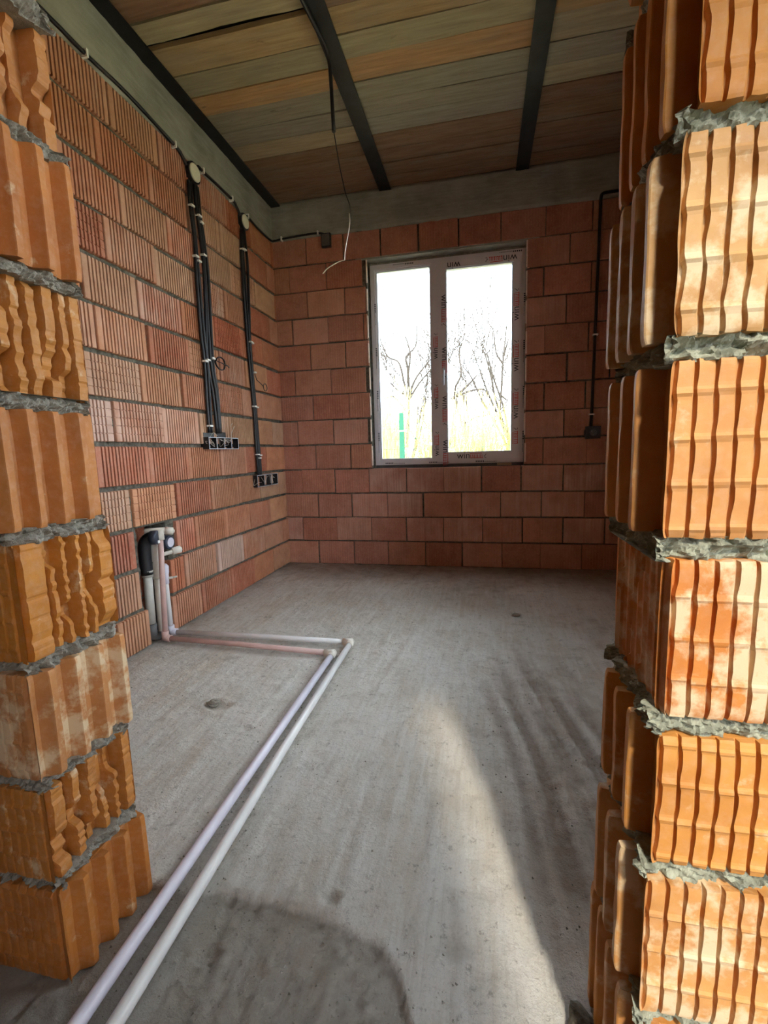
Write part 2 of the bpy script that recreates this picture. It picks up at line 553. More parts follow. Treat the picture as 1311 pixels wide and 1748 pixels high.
def wall_brick_mesh(kind, w, h, d):
    """front face at y=0 looking towards -y, x 0..w, z 0..h"""
    key = (kind, round(w, 2), round(h, 3), round(d, 2))
    if key in BRICK_CACHE:
        return BRICK_CACHE[key]
    w = round(w, 2)
    depth = {'rib': 0.018, 'grid': 0.015, 'faint': 0.0030, 'flat': 0.0008}[kind]
    xp = [(0.0, 0.004), (0.003, 0.0)]
    x = 0.036 if kind in ('rib', 'grid') else 0.02
    pitch = 0.0235
    end = w - (0.012 if kind in ('rib', 'grid') else 0.02)
    while x + pitch < end:
        xp += [(x, 0.0), (x + 0.0015, depth), (x + 0.0090, depth), (x + 0.0105, 0.0)]
        x += pitch
    xp += [(w - 0.003, 0.0), (w, 0.004)]
    if kind == 'grid':
        zp = [(0, 0.004), (0.004, 0)]
        for q in range(1, 5):
            z = h * q / 5
            zp += [(z - 0.004, 0), (z - 0.001, 0.0035), (z + 0.001, 0.0035), (z + 0.004, 0)]
        zp += [(h - 0.004, 0), (h, 0.004)]
    else:
        zp = [(0, 0.004), (0.004, 0), (h - 0.004, 0), (h, 0.004)]
    V, F = [], []
    n, m = len(xp), len(zp)
    for zq, gz in zp:
        for xq, hx in xp:
            V.append((xq, max(hx, gz) if kind != 'grid' else min(hx + gz, 0.016), zq))
    for j in range(m - 1):
        for i in range(n - 1):
            a = j * n + i
            F.append((a, a + 1, a + n + 1, a + n))
    b = len(V)
    V += [(0, d, 0), (w, d, 0), (w, d, h), (0, d, h)]
    F.append(tuple(range(n - 1, -1, -1)) + (b, b + 1))                       # bottom
    F.append(tuple((m - 1) * n + i for i in range(n)) + (b + 2, b + 3))      # top
    F.append(tuple(j * n for j in range(m)) + (b + 3, b))                    # left end
    F.append(tuple(j * n + n - 1 for j in range(m - 1, -1, -1)) + (b + 1, b + 2))
    F.append((b, b + 3, b + 2, b + 1))
    me = mesh_of('brick', V, F, M['brick'], recalc=True)
    BRICK_CACHE[key] = me
    return me


def vary(c, a=0.10):
    k = 1 + random.uniform(-a, a)
    return tuple(min(1, x * k * (1 + random.uniform(-a * 0.4, a * 0.4))) for x in c)


LEFT_TINTS = [(0.52, 0.20, 0.105), (0.55, 0.24, 0.13), (0.50, 0.17, 0.09), (0.58, 0.29, 0.17), (0.47, 0.15, 0.08), (0.56, 0.32, 0.20)]
BACK_TINTS = [(0.47, 0.205, 0.135), (0.50, 0.225, 0.15), (0.44, 0.18, 0.12), (0.52, 0.245, 0.165), (0.46, 0.195, 0.135)]


def put_brick(parent, kind, u0, u1, z0, plane, d, tint, pale, h=0.222):
    gap = random.choice([0.006, 0.008, 0.010, 0.013, 0.022, 0.032] if kind in ('rib', 'grid') else [0.005, 0.007, 0.009, 0.009, 0.013])
    w = u1 - u0 - gap
    if w < 0.03:
        return
    me = wall_brick_mesh(kind, w, h, d)
    w = round(w, 2)
    off = random.uniform(-0.004, 0.004)
    zz = z0 + random.uniform(-0.003, 0.003)
    if plane == 'left':
        o = link('brick', me, parent, (XL + off, u0, zz), math.pi / 2)
    elif plane == 'back':
        o = link('brick', me, parent, (u0, YB - off, zz))
    else:
        o = link('brick', me, parent, (XR - off, u1, zz), -math.pi / 2)
    o.rotation_euler.z += random.uniform(-0.008, 0.008)
    o.rotation_euler.y = random.uniform(-0.004, 0.004) if plane == 'back' else 0
    if plane != 'back':
        o.rotation_euler.x = random.uniform(-0.004, 0.004)
    o.color = (*tint, pale)
    return o


def rough_sheet(mb, u, z, place, hole=None, amp=0.012, seed=3):
    """rough mortar sheet that fills the joints between bricks"""
    U, Z = np.meshgrid(u, z)
    n = amp * fbm(U * 22, Z * 30, seed, 4, seed) * 1.4
    V = [place(a, b, c) for a, b, c in zip(U.ravel(), Z.ravel(), n.ravel())]
    F = []
    w = len(u)
    for j in range(len(z) - 1):
        for i in range(w - 1):
            if hole and hole[0] < (u[i] + u[i + 1]) / 2 < hole[1] and hole[2] < (z[j] + z[j + 1]) / 2 < hole[3]:
                continue
            a = j * w + i
            F.append((a, a + 1, a + w + 1, a + w))
    mb.add(V, F)


CH0, CH1, CHZ = 2.275, 2.515, 0.715         # pipe chase cut into the left wall

# left wall
mb = MB()
mb.box(-2.42, -2.13, 0.92, 4.60, -0.05, 3.44)
mb.box(-2.13, XL - 0.032, 0.92, CH0, -0.05, 3.44)
mb.box(-2.13, XL - 0.032, CH1, 4.60, -0.05, 3.44)
mb.box(-2.13, XL - 0.032, CH0, CH1, CHZ, 3.44)
rough_sheet(mb, np.linspace(0.92, 4.36, 190), np.linspace(-0.02, ZB, 180), lambda a, b, c: (XL - 0.022 + c, a, b), (CH0, CH1, -1, CHZ), 0.012, 3)
wall_left = tag(mb.build('wall_left', M['joint']), kind='structure')
PH_L = [2.04, 2.27, 2.02, 2.25, 2.016, 2.175, 2.02, 2.115, 2.065, 2.235, 1.99, 2.24, 1.97]
SPECIAL_L = {}
for k in range(13):
    P = 0.388
    u = PH_L[k] - 3 * P
    cuts = []
    while u < 4.40:
        cuts.append(u)
        u += P
    cuts = [max(c, 0.93) for c in cuts if c > 0.90 - P] + [YB + 0.10]
    cuts = sorted(set(round(c, 3) for c in cuts))
    for a, b in zip(cuts[:-1], cuts[1:]):
        segs = [(a, b)]
        if k <= 2:
            segs = []
            r0, r1 = ((2.265, 2.60), (2.28, 2.51), (2.288, 2.495))[2 - k]
            if a < r0:
                segs.append((a, min(b, r0)))
            if b > r1:
                segs.append((max(a, r1), b))
        for (s, e) in segs:
            far = (s + e) / 2 > 3.75
            kind = 'rib'
            if random.random() < 0.08 or (k in (3, 5) and s < 2.4):
                kind = 'grid'
            if far and random.random() < 0.75:
                kind = 'faint'
            pale = random.choice([0.0, 0.10, 0.2, 0.3, 0.45, 0.6, 0.85])
            tint = vary(random.choice(LEFT_TINTS))
            if k == 5 and s < 2.1:
                tint, pale = (0.62, 0.42, 0.34), 0.95
            if k == 1 and 2.9 < s < 3.2:
                tint, pale = (0.60, 0.42, 0.36), 1.0
            if k == 0:
                pale *= 0.4
            if far:
                pale *= 0.5
            put_brick(wall_left, kind, s, e, k * C + 0.012, 'left', 0.11, tint, pale, random.choice([0.214, 0.218]))
for q, (y0, z0, ww, hh) in enumerate(((2.285, 0.0, 0.22, 0.222), (2.285, 0.24, 0.22, 0.222), (2.285, 0.48, 0.22, 0.222))):
    o = link('brick', wall_brick_mesh('flat', ww, hh, 0.05), wall_left, (-2.105, y0, z0 + 0.009), math.pi / 2)
    o.color = (0.34, 0.10, 0.05, 0.0)

# back wall with the window opening
mb = MB()
by0, by1 = YB + 0.03, YB + 0.25
mb.box(XL - 0.2, WX0, by0, by1, -0.05, 3.44)
mb.box(WX1, XR + 0.2, by0, by1, -0.05, 3.44)
mb.box(WX0, WX1, by0, by1, -0.05, WZ0 - 0.012)
mb.box(WX0, WX1, by0, by1, WZ1 + 0.01, 3.44)
rough_sheet(mb, np.linspace(XL - 0.01, XR + 0.01, 150), np.linspace(-0.02, ZB, 150), lambda a, b, c: (a, YB + 0.017 - c * 0.6, b), (WX0 - 0.01, WX1 + 0.01, WZ0 - 0.01, WZ1), 0.008, 8)
wall_back = tag(mb.build('wall_back', M['joint']), kind='structure')
for k in range(13):
    P = 0.357
    u = (-1.612 if k % 2 == 0 else -1.785) - 2 * P
    cuts = []
    while u < XR + 0.2:
        cuts.append(u + (random.uniform(-0.012, 0.012)))
        u += P
    cuts = [max(c, XL - 0.05) for c in cuts if c > XL - 0.05 - P * 0.99]
    cuts = [c for c in cuts if c < XR] + [XR + 0.02]
    for a, b in zip(cuts[:-1], cuts[1:]):
        segs = [(a, b)]
        if 4 <= k <= 11:
            segs = []
            if a < WX0 - 0.03:
                segs.append((a, min(b, WX0 + 0.006)))
            if b > WX1 + 0.03:
                segs.append((max(a, WX1), b))
        for (s, e) in segs:
            kind = random.choice(['flat', 'flat', 'flat', 'faint', 'faint'])
            if k in (1, 2, 3) and random.random() < 0.35:
                kind = 'faint'
            pale = random.choice([0.0, 0.0, 0.1, 0.2, 0.3])
            if k in (1, 2, 3) and random.random() < 0.4:
                pale = 0.6
            if k == 3 and s > 0.5:
                pale = 0.85
            put_brick(wall_back, kind, s, e, k * C + 0.006, 'back', 0.24 if 4 <= k <= 11 else 0.11, vary(random.choice(BACK_TINTS), 0.07), pale, 0.228)

# pale strips that paint grazing window light onto the opening's brick edges
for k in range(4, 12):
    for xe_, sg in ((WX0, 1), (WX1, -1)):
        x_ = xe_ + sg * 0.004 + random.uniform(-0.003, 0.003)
        MB().box(x_ - 0.005, x_ + 0.005, YB - 0.006, YB + 0.012, k * C + 0.012 + random.uniform(0, 0.02), k * C + 0.228 - random.uniform(0, 0.03)).build('lit_edge_strip', M['edge'], wall_back)

# right wall (mostly hidden behind the doorway pier)
mb = MB()
RW0, RW1, RZ0, RZ1 = 1.25, 2.95, 0.96, 2.64          # unseen side window added to bring more daylight into the room
mb.box(XR + 0.022, XR + 0.3, 0.87, RW0, -0.05, 3.44)
mb.box(XR + 0.022, XR + 0.3, RW1, 4.60, -0.05, 3.44)
mb.box(XR + 0.022, XR + 0.3, RW0, RW1, -0.05, RZ0)
mb.box(XR + 0.022, XR + 0.3, RW0, RW1, RZ1, 3.44)
wall_right = tag(mb.build('wall_right', M['joint']), kind='structure')
for k in range(13):
    u = 0.88 - (0.19 if k % 2 else 0)
    while u < YB:
        a, b = max(u, 0.88), min(u + 0.38, YB - 0.002)
        segs = [(a, b)]
        if 4 <= k <= 10:
            segs = ([(a, min(b, RW0))] if a < RW0 - 0.03 else []) + ([(max(a, RW1), b)] if b > RW1 + 0.03 else [])
        for (p_, q_) in segs:
            put_brick(wall_right, 'faint', p_, q_, k * C + 0.006, 'right', 0.05, vary(random.choice(BACK_TINTS), 0.07), 0.1, 0.228)
        u += 0.38


sw = tag(empty('fill_window', (XR + 0.12, (RW0 + RW1) / 2, RZ0)), 'white side window added unseen in the right wall for extra daylight', kind='structure')
m = MB()
for (ya, yb, za, zb) in ((RW0, RW1, RZ0, RZ0 + 0.06), (RW0, RW1, RZ1 - 0.06, RZ1), (RW0, RW0 + 0.06, RZ0 + 0.06, RZ1 - 0.06), (RW1 - 0.06, RW1, RZ0 + 0.06, RZ1 - 0.06), ((RW0 + RW1) / 2 - 0.04, (RW0 + RW1) / 2 + 0.04, RZ0 + 0.06, RZ1 - 0.06)):
    m.box(0, 0.06, ya - (RW0 + RW1) / 2, yb - (RW0 + RW1) / 2, za - RZ0, zb - RZ0)
m.build('frame', M['pvc'], sw)
for s_ in (-1, 1):
    MB().box(0.03, 0.036, min(s_ * 0.04, s_ * 0.79), max(s_ * 0.04, s_ * 0.79), 0.06, RZ1 - RZ0 - 0.06).build('glass_pane', M['glass'], sw)  # panes of the added fill window


# concrete ring beam above the bricks
def band(name, place, length, thick, z0, z1, seed):
    n, m = max(12, int(length / 0.03)), 14
    u = np.linspace(0, length, n)
    z = np.linspace(z0, z1, m)
    U, Z = np.meshgrid(u, z)
    N = 0.010 * fbm(U * 3, Z * 6, seed, 4, seed) + 0.004 * fbm(U * 25, Z * 25, seed, 3, seed + 2)
    Zr = Z.copy()
    Zr[0] = Z[0] + 0.012 * fbm(u * 14, u * 0, seed, 3, seed + 5)
    V = [place(a, c, b) for a, b, c in zip(U.ravel(), Zr.ravel(), N.ravel())]
    V += [place(a, -thick, b) for a, b in zip(u, Zr[0])] + [place(a, -thick, z1) for a in u]
    F = []
    for j in range(m - 1):
        for i in range(n - 1):
            a = j * n + i
            F.append((a, a + 1, a + n + 1, a + n))
    b0, t0 = m * n, m * n + n
    for i in range(n - 1):
        F.append((b0 + i, b0 + i + 1, i + 1, i))
        F.append(((m - 1) * n + i, (m - 1) * n + i + 1, t0 + i + 1, t0 + i))
    me = mesh_of(name, V, F, M['concrete'], True, recalc=True)
    return tag(link(name, me), kind='structure')


band('trim_1', lambda a, c, b: (XL + 0.010 + c, 0.90 + a, b), 3.45, 0.08, ZB - 0.004, 3.44, 5)
band('trim_2', lambda a, c, b: (XL - 0.02 + a, YB - 0.010 - c, b), XR - XL + 0.04, 0.08, ZB - 0.004, 3.44, 9)
band('trim_3', lambda a, c, b: (XR - 0.010 - c, 0.90 + a, b), 3.45, 0.08, ZB - 0.004, 3.44, 15)
mb = MB()
mb.box(WX0 - 0.1, WX1 + 0.1, YB + 0.012, YB + 0.25, WZ1 - 0.012, WZ1 + 0.005)
tag(mb.build('trim_4', M['concrete']), kind='structure')

# ------------------------------------------------------------------ ceiling of boards on steel beams
mb = MB()
mb.box(-2.6, 2.6, 0.62, 4.60, 3.52, 3.62)
ceiling = tag(mb.build('ceiling', M['wood']), kind='structure')
ceiling.color = (0.03, 0.022, 0.016, 1)
TAN, GREY, BRN, ORG, OLV = (0.44, 0.31, 0.165), (0.33, 0.30, 0.225), (0.27, 0.165, 0.10), (0.50, 0.31, 0.145), (0.40, 0.35, 0.22)
SEAMS = [0.92, 1.09, 1.27, 1.44, 1.62, 1.79, 1.96, 2.13, 2.30, 2.46, 2.635, 2.80, 2.963, 3.145, 3.318, 3.48, 3.65, 3.83, 3.995, 4.17, 4.40]
SEAMS_L = [0.92, 1.09, 1.27, 1.44, 1.62, 1.79, 1.96, 2.13, 2.30, 2.47, 2.635, 2.83, 3.005, 3.172, 3.36, 3.52, 3.69, 3.85, 4.0, 4.18, 4.40]
COLS_L = [TAN, BRN, GREY, TAN, OLV, TAN, GREY, TAN, BRN, OLV, TAN, OLV, ORG, GREY, GREY, OLV, BRN, BRN, BRN, BRN]
COLS_M = [TAN, BRN, GREY, TAN, OLV, TAN, GREY, TAN, OLV, BRN, TAN, OLV, ORG, GREY, GREY, GREY, BRN, BRN, BRN, BRN]
COLS_R = [TAN, BRN, GREY, TAN, OLV, TAN, GREY, TAN, OLV, OLV, OLV, ORG, OLV, GREY, OLV, BRN, BRN, BRN, BRN, BRN]
BEAMS = [-1.90, -0.842, 0.328]
for bay, (x0, x1, cols) in enumerate(((-1.895, -0.846, COLS_L), (-0.838, 0.324, COLS_M), (0.332, 1.40, COLS_R))):
    S = SEAMS_L if bay == 0 else SEAMS
    for i in range(20):
        ya, yb = S[i] + random.uniform(0.001, 0.006), S[i + 1] - random.uniform(0.001, 0.006)
        if bay == 0 and i == 9:
            yb -= 0.035                  # board with a waney edge and a dark gap
        n = 24
        u = np.linspace(x0, x1, n)
        skew = random.uniform(-0.012, 0.012)
        V = []
        lift = random.uniform(0, 0.006)
        for kx, xx in enumerate(u):
            sk = skew * (kx / (n - 1) - 0.5) * 0.3
            wa = 0.003 * float(fbm(xx * 5, i * 3.1, bay, 3, 80))
            wb = 0.003 * float(fbm(xx * 5, i * 3.1 + 9, bay, 3, 81))
            if bay == 0 and i == 9:
                wb += 0.02 * float(fbm(xx * 4, 5, 1, 3, 83))
            bow = 0.004 * float(fbm(xx * 2, i, bay, 2, 85))
            V += [(xx, ya + sk + wa, ZC + lift + bow), (xx, yb + sk + wb, ZC + lift + bow), (xx, yb + sk + wb, ZC + 0.028 + lift + bow), (xx, ya + sk + wa, ZC + 0.028 + lift + bow)]
        F = [(0, 1, 2, 3), tuple(4 * (n - 1) + q for q in (3, 2, 1, 0))]
        for kx in range(n - 1):
            for q in range(4):
                a, b = kx * 4 + q, kx * 4 + (q + 1) % 4
                F.append((a, b, b + 4, a + 4))
        o = link('plank', mesh_of('plank', V, F, M['wood'], recalc=True), ceiling)
        o.color = (*vary(cols[i], 0.08), 1)

for bx, lab in zip(BEAMS, ('dark steel ceiling beam running along the left wall band', 'dark steel ceiling beam left of the window with a cable hanging beside it',
                           'dark steel ceiling beam right of the window top')):
    root = tag(empty('steel_beam', (bx, 2.6, 3.43)), lab, 'beam', 'steel beams carrying the ceiling boards')
    m1 = MB().box(-0.052, 0.052, -1.72, 1.742, -0.015, -0.004)
    m1.build('bottom_flange', M['steel'], root)
    MB().box(-0.004, 0.004, -1.72, 1.742, -0.004, 0.088).build('web', M['steel'], root)


# ------------------------------------------------------------------ unseen hall added around the camera to light the room
mb = MB()
mb.box(-2.5, 0.50, -0.95, -0.70, -0.05, 3.44)
mb.box(1.02, 2.5, -0.95, -0.70, -0.05, 3.44)
mb.box(0.50, 1.02, -0.95, -0.70, 3.30, 3.44)
tag(mb.build('wall_rear_sun_slot', M['plaster']), kind='structure')  # unseen wall, its opening shaped to trim the sun beam
tag(MB().box(-2.7, -2.5, -0.95, 0.95, -0.05, 3.44).build('wall_added_hall_left', M['plaster']), kind='structure')
tag(MB().box(2.5, 2.7, -0.95, 0.95, -0.05, 3.44).build('wall_added_hall_right', M['plaster']), kind='structure')
tag(MB().box(-2.7, 2.7, -0.95, 0.66, 3.44, 3.60).build('ceiling_hall', M['wood']), kind='structure').color = (0.40, 0.30, 0.18, 1)

# doorway wall: solid masonry beyond the piers and above the door head, toothed bricks as piers
mb = MB()
mb.box(-2.5, -1.235, 0.70, 0.905, -0.05, 3.44)
mb.box(0.60, 2.5, 0.645, 0.865, -0.05, 3.44)
mb.box(-1.235, 0.60, 0.70, 0.865, 2.285, 3.44)
wall_front = tag(mb.build('wall_front', M['plaster']), kind='structure')


def loft(name, rings, zs, mat, parent, color=None, smooth=False):
    n = len(rings[0])
    V = []
    for R, z in zip(rings, zs):
        zz = z if np.ndim(z) else np.full(n, z)
        V += [(p[0], p[1], q) for p, q in zip(R, zz)]
    F = []
    for j in range(len(rings) - 1):
        for i in range(n):
            a, b = j * n + i, j * n + (i + 1) % n
            F.append((a, b, b + n, a + n))
    F.append(tuple(range(n))[::-1])
    F.append(tuple((len(rings) - 1) * n + i for i in range(n)))
    me = mesh_of(name, V, F, mat)
    if smooth:
        me.polygons.foreach_set('use_smooth', [len(p.vertices) == 4 for p in me.polygons])
    o = link(name, me, parent)
    if color:
        o.color = color
    return o


def scallop(z, ph):
    """height along the rib in ridge periods -> (ridge bulge 0..1, sideways tongue 0..1)"""
    f = (z / 0.056 + ph) % 1.0
    dz = min(f, 1 - f) * 0.056
    bulge = math.exp(-(dz / 0.0036) ** 2)
    tongue = math.exp(-f * 3.2) if f < 0.86 else (f - 0.86) / 0.14
    return bulge, tongue


def front_ribs(x_start, x_end, z, seed, pitch=0.0228, depth=0.0085, mirror=False):
    """points of the grooved face from x_start to x_end at height z: (x, outward offset)"""
    pts = []
    n = int(abs(x_end - x_start) / pitch)
    for i in range(n):
        b, t = scallop(z, 0.06 * vnoise(i * 0.7, seed, 0, seed) + seed * 0.37)
        x0 = x_start + i * pitch
        wob = 0.0012 * float(vnoise(z * 40, i * 2.3, seed, seed))
        out = 0.0030 * b + 0.0007 * float(vnoise(z * 60, i * 5.1, seed, 3))
        xs_ = x0 + 0.0036 - 0.0030 * t + wob
        pts += [(x0 + 0.0005 - 0.003 * 0, -depth), (xs_ - 0.0004, -depth * 0.95), (xs_ + 0.0012, out), (x0 + 0.0125, out), (x0 + 0.0196 + wob, out), (x0 + 0.0214 + wob, -0.0010 + out * 0.3), (x0 + 0.0222, -depth)]
    pts.append((x_end, -0.001))
    return pts


def tooth_reveal(y0, y1, depth, tips, z, seed, wid=0.015, slope=0.005):
    """points (y, recess) from front y0 to back y1"""
    nz = lambda a: 0.0014 * float(vnoise(z * 25, a * 3.7, seed, seed))
    pts = [(y0, 0.020 + nz(1)), (y0 + 0.010, 0.026 + nz(2))]
    for i, t in enumerate(tips):
        pts += [(t - 0.022, depth + nz(i + 3)), (t - slope, depth + nz(i + 3)), (t - slope * 0.4, depth * 0.45), (t, 0.002 + nz(i + 9)), (t + 0.0015, nz(i + 9)), (t + wid - 0.001, nz(i + 12)), (t + wid, 0.0015 + nz(i + 12)), (t + wid + 0.004, depth * 0.9)]
    pts.append((y1 - 0.002, depth * 0.9))
    pts.append((y1, depth))
    return pts


def web_reveal(y0, y1, webs, z, zf, seed, base=0.050):
    """broken brick: thin walls with open cells between; webs = (y, thickness, reach)"""
    pts = [(y0, 0.004)]
    lasty = y0
    for i, (yy, th, reach) in enumerate(webs):
        r = reach
        nb = float(fbm(zf * 1.0 + i * 7.7, seed * 3.1, 0, 3, seed + i))
        brk = 0.024 * float(sstep(0.08, 0.34, nb)) + 0.006 * float(fbm(zf * 9 + i * 3, seed, 0, 2, seed + 40 + i))
        r = min(base - 0.006, max(0.0, r + brk))
        wv = 0.0035 * float(fbm(zf * 5 + i, seed + 0.5, 2, 2, seed + 60))
        a, b = yy + wv, yy + th + wv
        pts += [(a - 0.003, base + 0.006 * nb), (a, r + 0.006), (a + 0.0015, r), (b - 0.0015, r + 0.001), (b, r + 0.004), (b + 0.003, base)]
        lasty = b
    return pts


MORTAR_Z_L = [0.0, 0.225, 0.457, 0.712, 0.975, 1.238, 1.495, 1.754, 2.015, 2.275]
MORTAR_Z_R = [0.0, 0.285, 0.530, 0.748, 0.988, 1.234, 1.483, 1.735, 1.99, 2.275]
LFY0, LFY1, LFX = 0.688, 0.922, -0.852
RFY0, RFY1, RFX = 0.630, 0.876, 0.203
NZ = 56


def subdiv_poly(pts, step):
    out = []
    for (x0, y0), (x1, y1) in zip(pts[:-1], pts[1:]):
        k = max(1, int(math.hypot(x1 - x0, y1 - y0) / step))
        for q in range(k):
            out.append((x0 + (x1 - x0) * q / k, y0 + (y1 - y0) * q / k))
    out.append(pts[-1])
    return out


def mortar_pad(name, rect, zlo, zhi, parent, mat, seed, inset=0.008, amp=0.014):
    x0, x1, y0, y1 = rect
    base = subdiv_poly([(x0, y0), (x1, y0), (x1, y1), (x0, y1), (x0, y0)], 0.0034)[:-1]
    B = np.array(base)
    cx, cy = (x0 + x1) / 2, (y0 + y1) / 2
    nxn = np.where(np.isclose(B[:, 0], x0), 1.0, np.where(np.isclose(B[:, 0], x1), -1.0, 0.0))
    nyn = np.where(np.isclose(B[:, 1], y0), 1.0, np.where(np.isclose(B[:, 1], y1), -1.0, 0.0))
    rings, zs = [], []
    m = 11
    for j in range(m):
        f = j / (m - 1)
        z = zlo + (zhi - zlo) * f
        d = inset + amp * 1.5 * fbm(B[:, 0] * 38, B[:, 1] * 38, z * 55, 4, seed) + amp * 0.9 * fbm(B[:, 0] * 130, B[:, 1] * 130, z * 150, 3, seed + 3) + 0.012 * abs(f - 0.5) ** 2
        d = np.maximum(d, -0.006)
        rings.append(np.stack([B[:, 0] + nxn * d, B[:, 1] + nyn * d], 1))
        zs.append(z + 0.002 * fbm(B[:, 0] * 60, B[:, 1] * 60, z * 60, 2, seed + 7))
    return loft(name, rings, zs, mat, parent)


# ---- right pier, lit by the sun
R_KIND = ['tooth', 'tooth', 'tooth', 'cut', 'tooth', 'tooth', 'tooth', 'tooth', 'tooth']
R_TINT = [(0.60, 0.26, 0.06, 0.3), (0.62, 0.30, 0.09, 0.52), (0.64, 0.29, 0.065, 0.15), (0.60, 0.22, 0.045, 0.56), (0.64, 0.31, 0.10, 0.10), (0.56, 0.32, 0.12, 0.55), (0.62, 0.27, 0.055, 0.0), (0.60, 0.26, 0.06, 0.1), (0.60, 0.26, 0.06, 0.1)]
R_SHIFT = [0.006, 0.0, 0.006, 0.018, 0.0, 0.0, 0.012, 0.004, 0.0]
R_TIPS = [(0.676, 0.738, 0.800, 0.848), (0.680, 0.742, 0.806), (0.684, 0.744, 0.808), None, (0.690, 0.754, 0.820), (0.672, 0.730, 0.788, 0.846), (0.676, 0.736, 0.796, 0.850), (0.676, 0.738, 0.800), (0.676, 0.738, 0.800)]
for k in range(9):
    z0, z1 = MORTAR_Z_R[k] + (0.014 if k else 0.0), MORTAR_Z_R[k + 1] - 0.014
    rings, zs = [], []
    fx = RFX + R_SHIFT[k]
    xe = 0.60 if k % 2 else 0.585
    for j in range(NZ):
        f = j / (NZ - 1)
        z = z0 + (z1 - z0) * f
        edge = 0.003 * (math.exp(-f * 40) + math.exp(-(1 - f) * 40))
        if R_KIND[k] == 'tooth':
            rev = tooth_reveal(RFY0, RFY1, 0.034, R_TIPS[k], z, 10 + k)
        else:
            rev = [(RFY0, 0.014), (RFY0 + 0.008, 0.012)]
            for i in range(9):
                yy = RFY0 + 0.016 + i * 0.024 + 0.002 * float(fbm(z * 9, i, 1, 2, 5))
                dp = 0.004 + 0.006 * float(sstep(-0.1, 0.3, fbm(z * 7, i * 3.3, 2, 3, 6)))
                rev += [(yy, 0.012), (yy + 0.002, 0.012 - 0.004 * (dp > 0.006)), (yy + 0.006, 0.012 + dp), (yy + 0.018, 0.012 + dp * 0.8)]
            rev.append((RFY1, 0.016 + 0.01 * math.exp(-f * 9)))
        x_c = fx + rev[0][1]
        fr = front_ribs(x_c + 0.004, xe, z, k + 1)
        ring = [(x, RFY0 - off + edge) for x, off in fr]
        ring += [(xe, RFY1), ]
        ring += [(fx + r_ + edge, y_) for y_, r_ in rev[::-1]]
        rings.append(ring)
        zj = np.full(len(ring), z)
        if j in (0, NZ - 1):
            R_ = np.array(ring)
            zj = zj + 0.0035 * fbm(R_[:, 0] * 60, R_[:, 1] * 60, z * 9, 3, 90 + k)
        zs.append(zj)
    loft('brick', rings, zs, M['jamb'], wall_front, R_TINT[k])
    if k:
        mortar_pad('mortar_joint', (RFX + 0.012, 0.60, RFY0, RFY1), MORTAR_Z_R[k] - 0.0165, MORTAR_Z_R[k] + 0.0165, wall_front, M['mortar_green'], 100 + k, 0.012, 0.016)

# ---- left pier, in the hall's shade
L_KIND = ['tooth', 'cut', 'tooth', 'cut', 'tooth', 'cut', 'tooth', 'cut', 'tooth']
L_TINT = [(0.50, 0.185, 0.035, 0.0), (0.52, 0.21, 0.04, 0.2), (0.54, 0.24, 0.08, 0.55), (0.56, 0.225, 0.035, 0.1), (0.52, 0.205, 0.05, 0.0), (0.52, 0.22, 0.045, 0.1), (0.52, 0.195, 0.045, 0.05), (0.52, 0.22, 0.06, 0.15), (0.54, 0.24, 0.09, 0.3)]
L_TIPS = [(0.728, 0.786, 0.844, 0.900), None, (0.716, 0.778, 0.840, 0.904), None, (0.690, 0.744, 0.800, 0.862), None, (0.700, 0.760, 0.826, 0.890), None, (0.700, 0.760, 0.826, 0.890)]
L_WEBS = {1: [(0.700, 0.030, 0.0), (0.752, 0.020, 0.006), (0.792, 0.018, 0.004), (0.828, 0.016, 0.010), (0.862, 0.014, 0.008), (0.890, 0.026, 0.0)],
          3: [(0.698, 0.048, 0.0), (0.764, 0.014, 0.012), (0.792, 0.013, 0.010), (0.822, 0.013, 0.004), (0.850, 0.013, 0.002), (0.878, 0.038, 0.0)],
          5: [(0.690, 0.024, 0.0), (0.728, 0.020, 0.002), (0.760, 0.020, 0.006), (0.792, 0.022, 0.004), (0.826, 0.026, 0.0), (0.866, 0.018, 0.004), (0.892, 0.026, 0.0)],
          7: [(0.690, 0.030, 0.0), (0.740, 0.030, 0.004), (0.790, 0.034, 0.006), (0.850, 0.020, 0.010), (0.890, 0.030, 0.0)]}
L_SHIFT = [0.010, -0.012, 0.004, -0.004, 0.0, -0.020, 0.008, -0.030, -0.030]
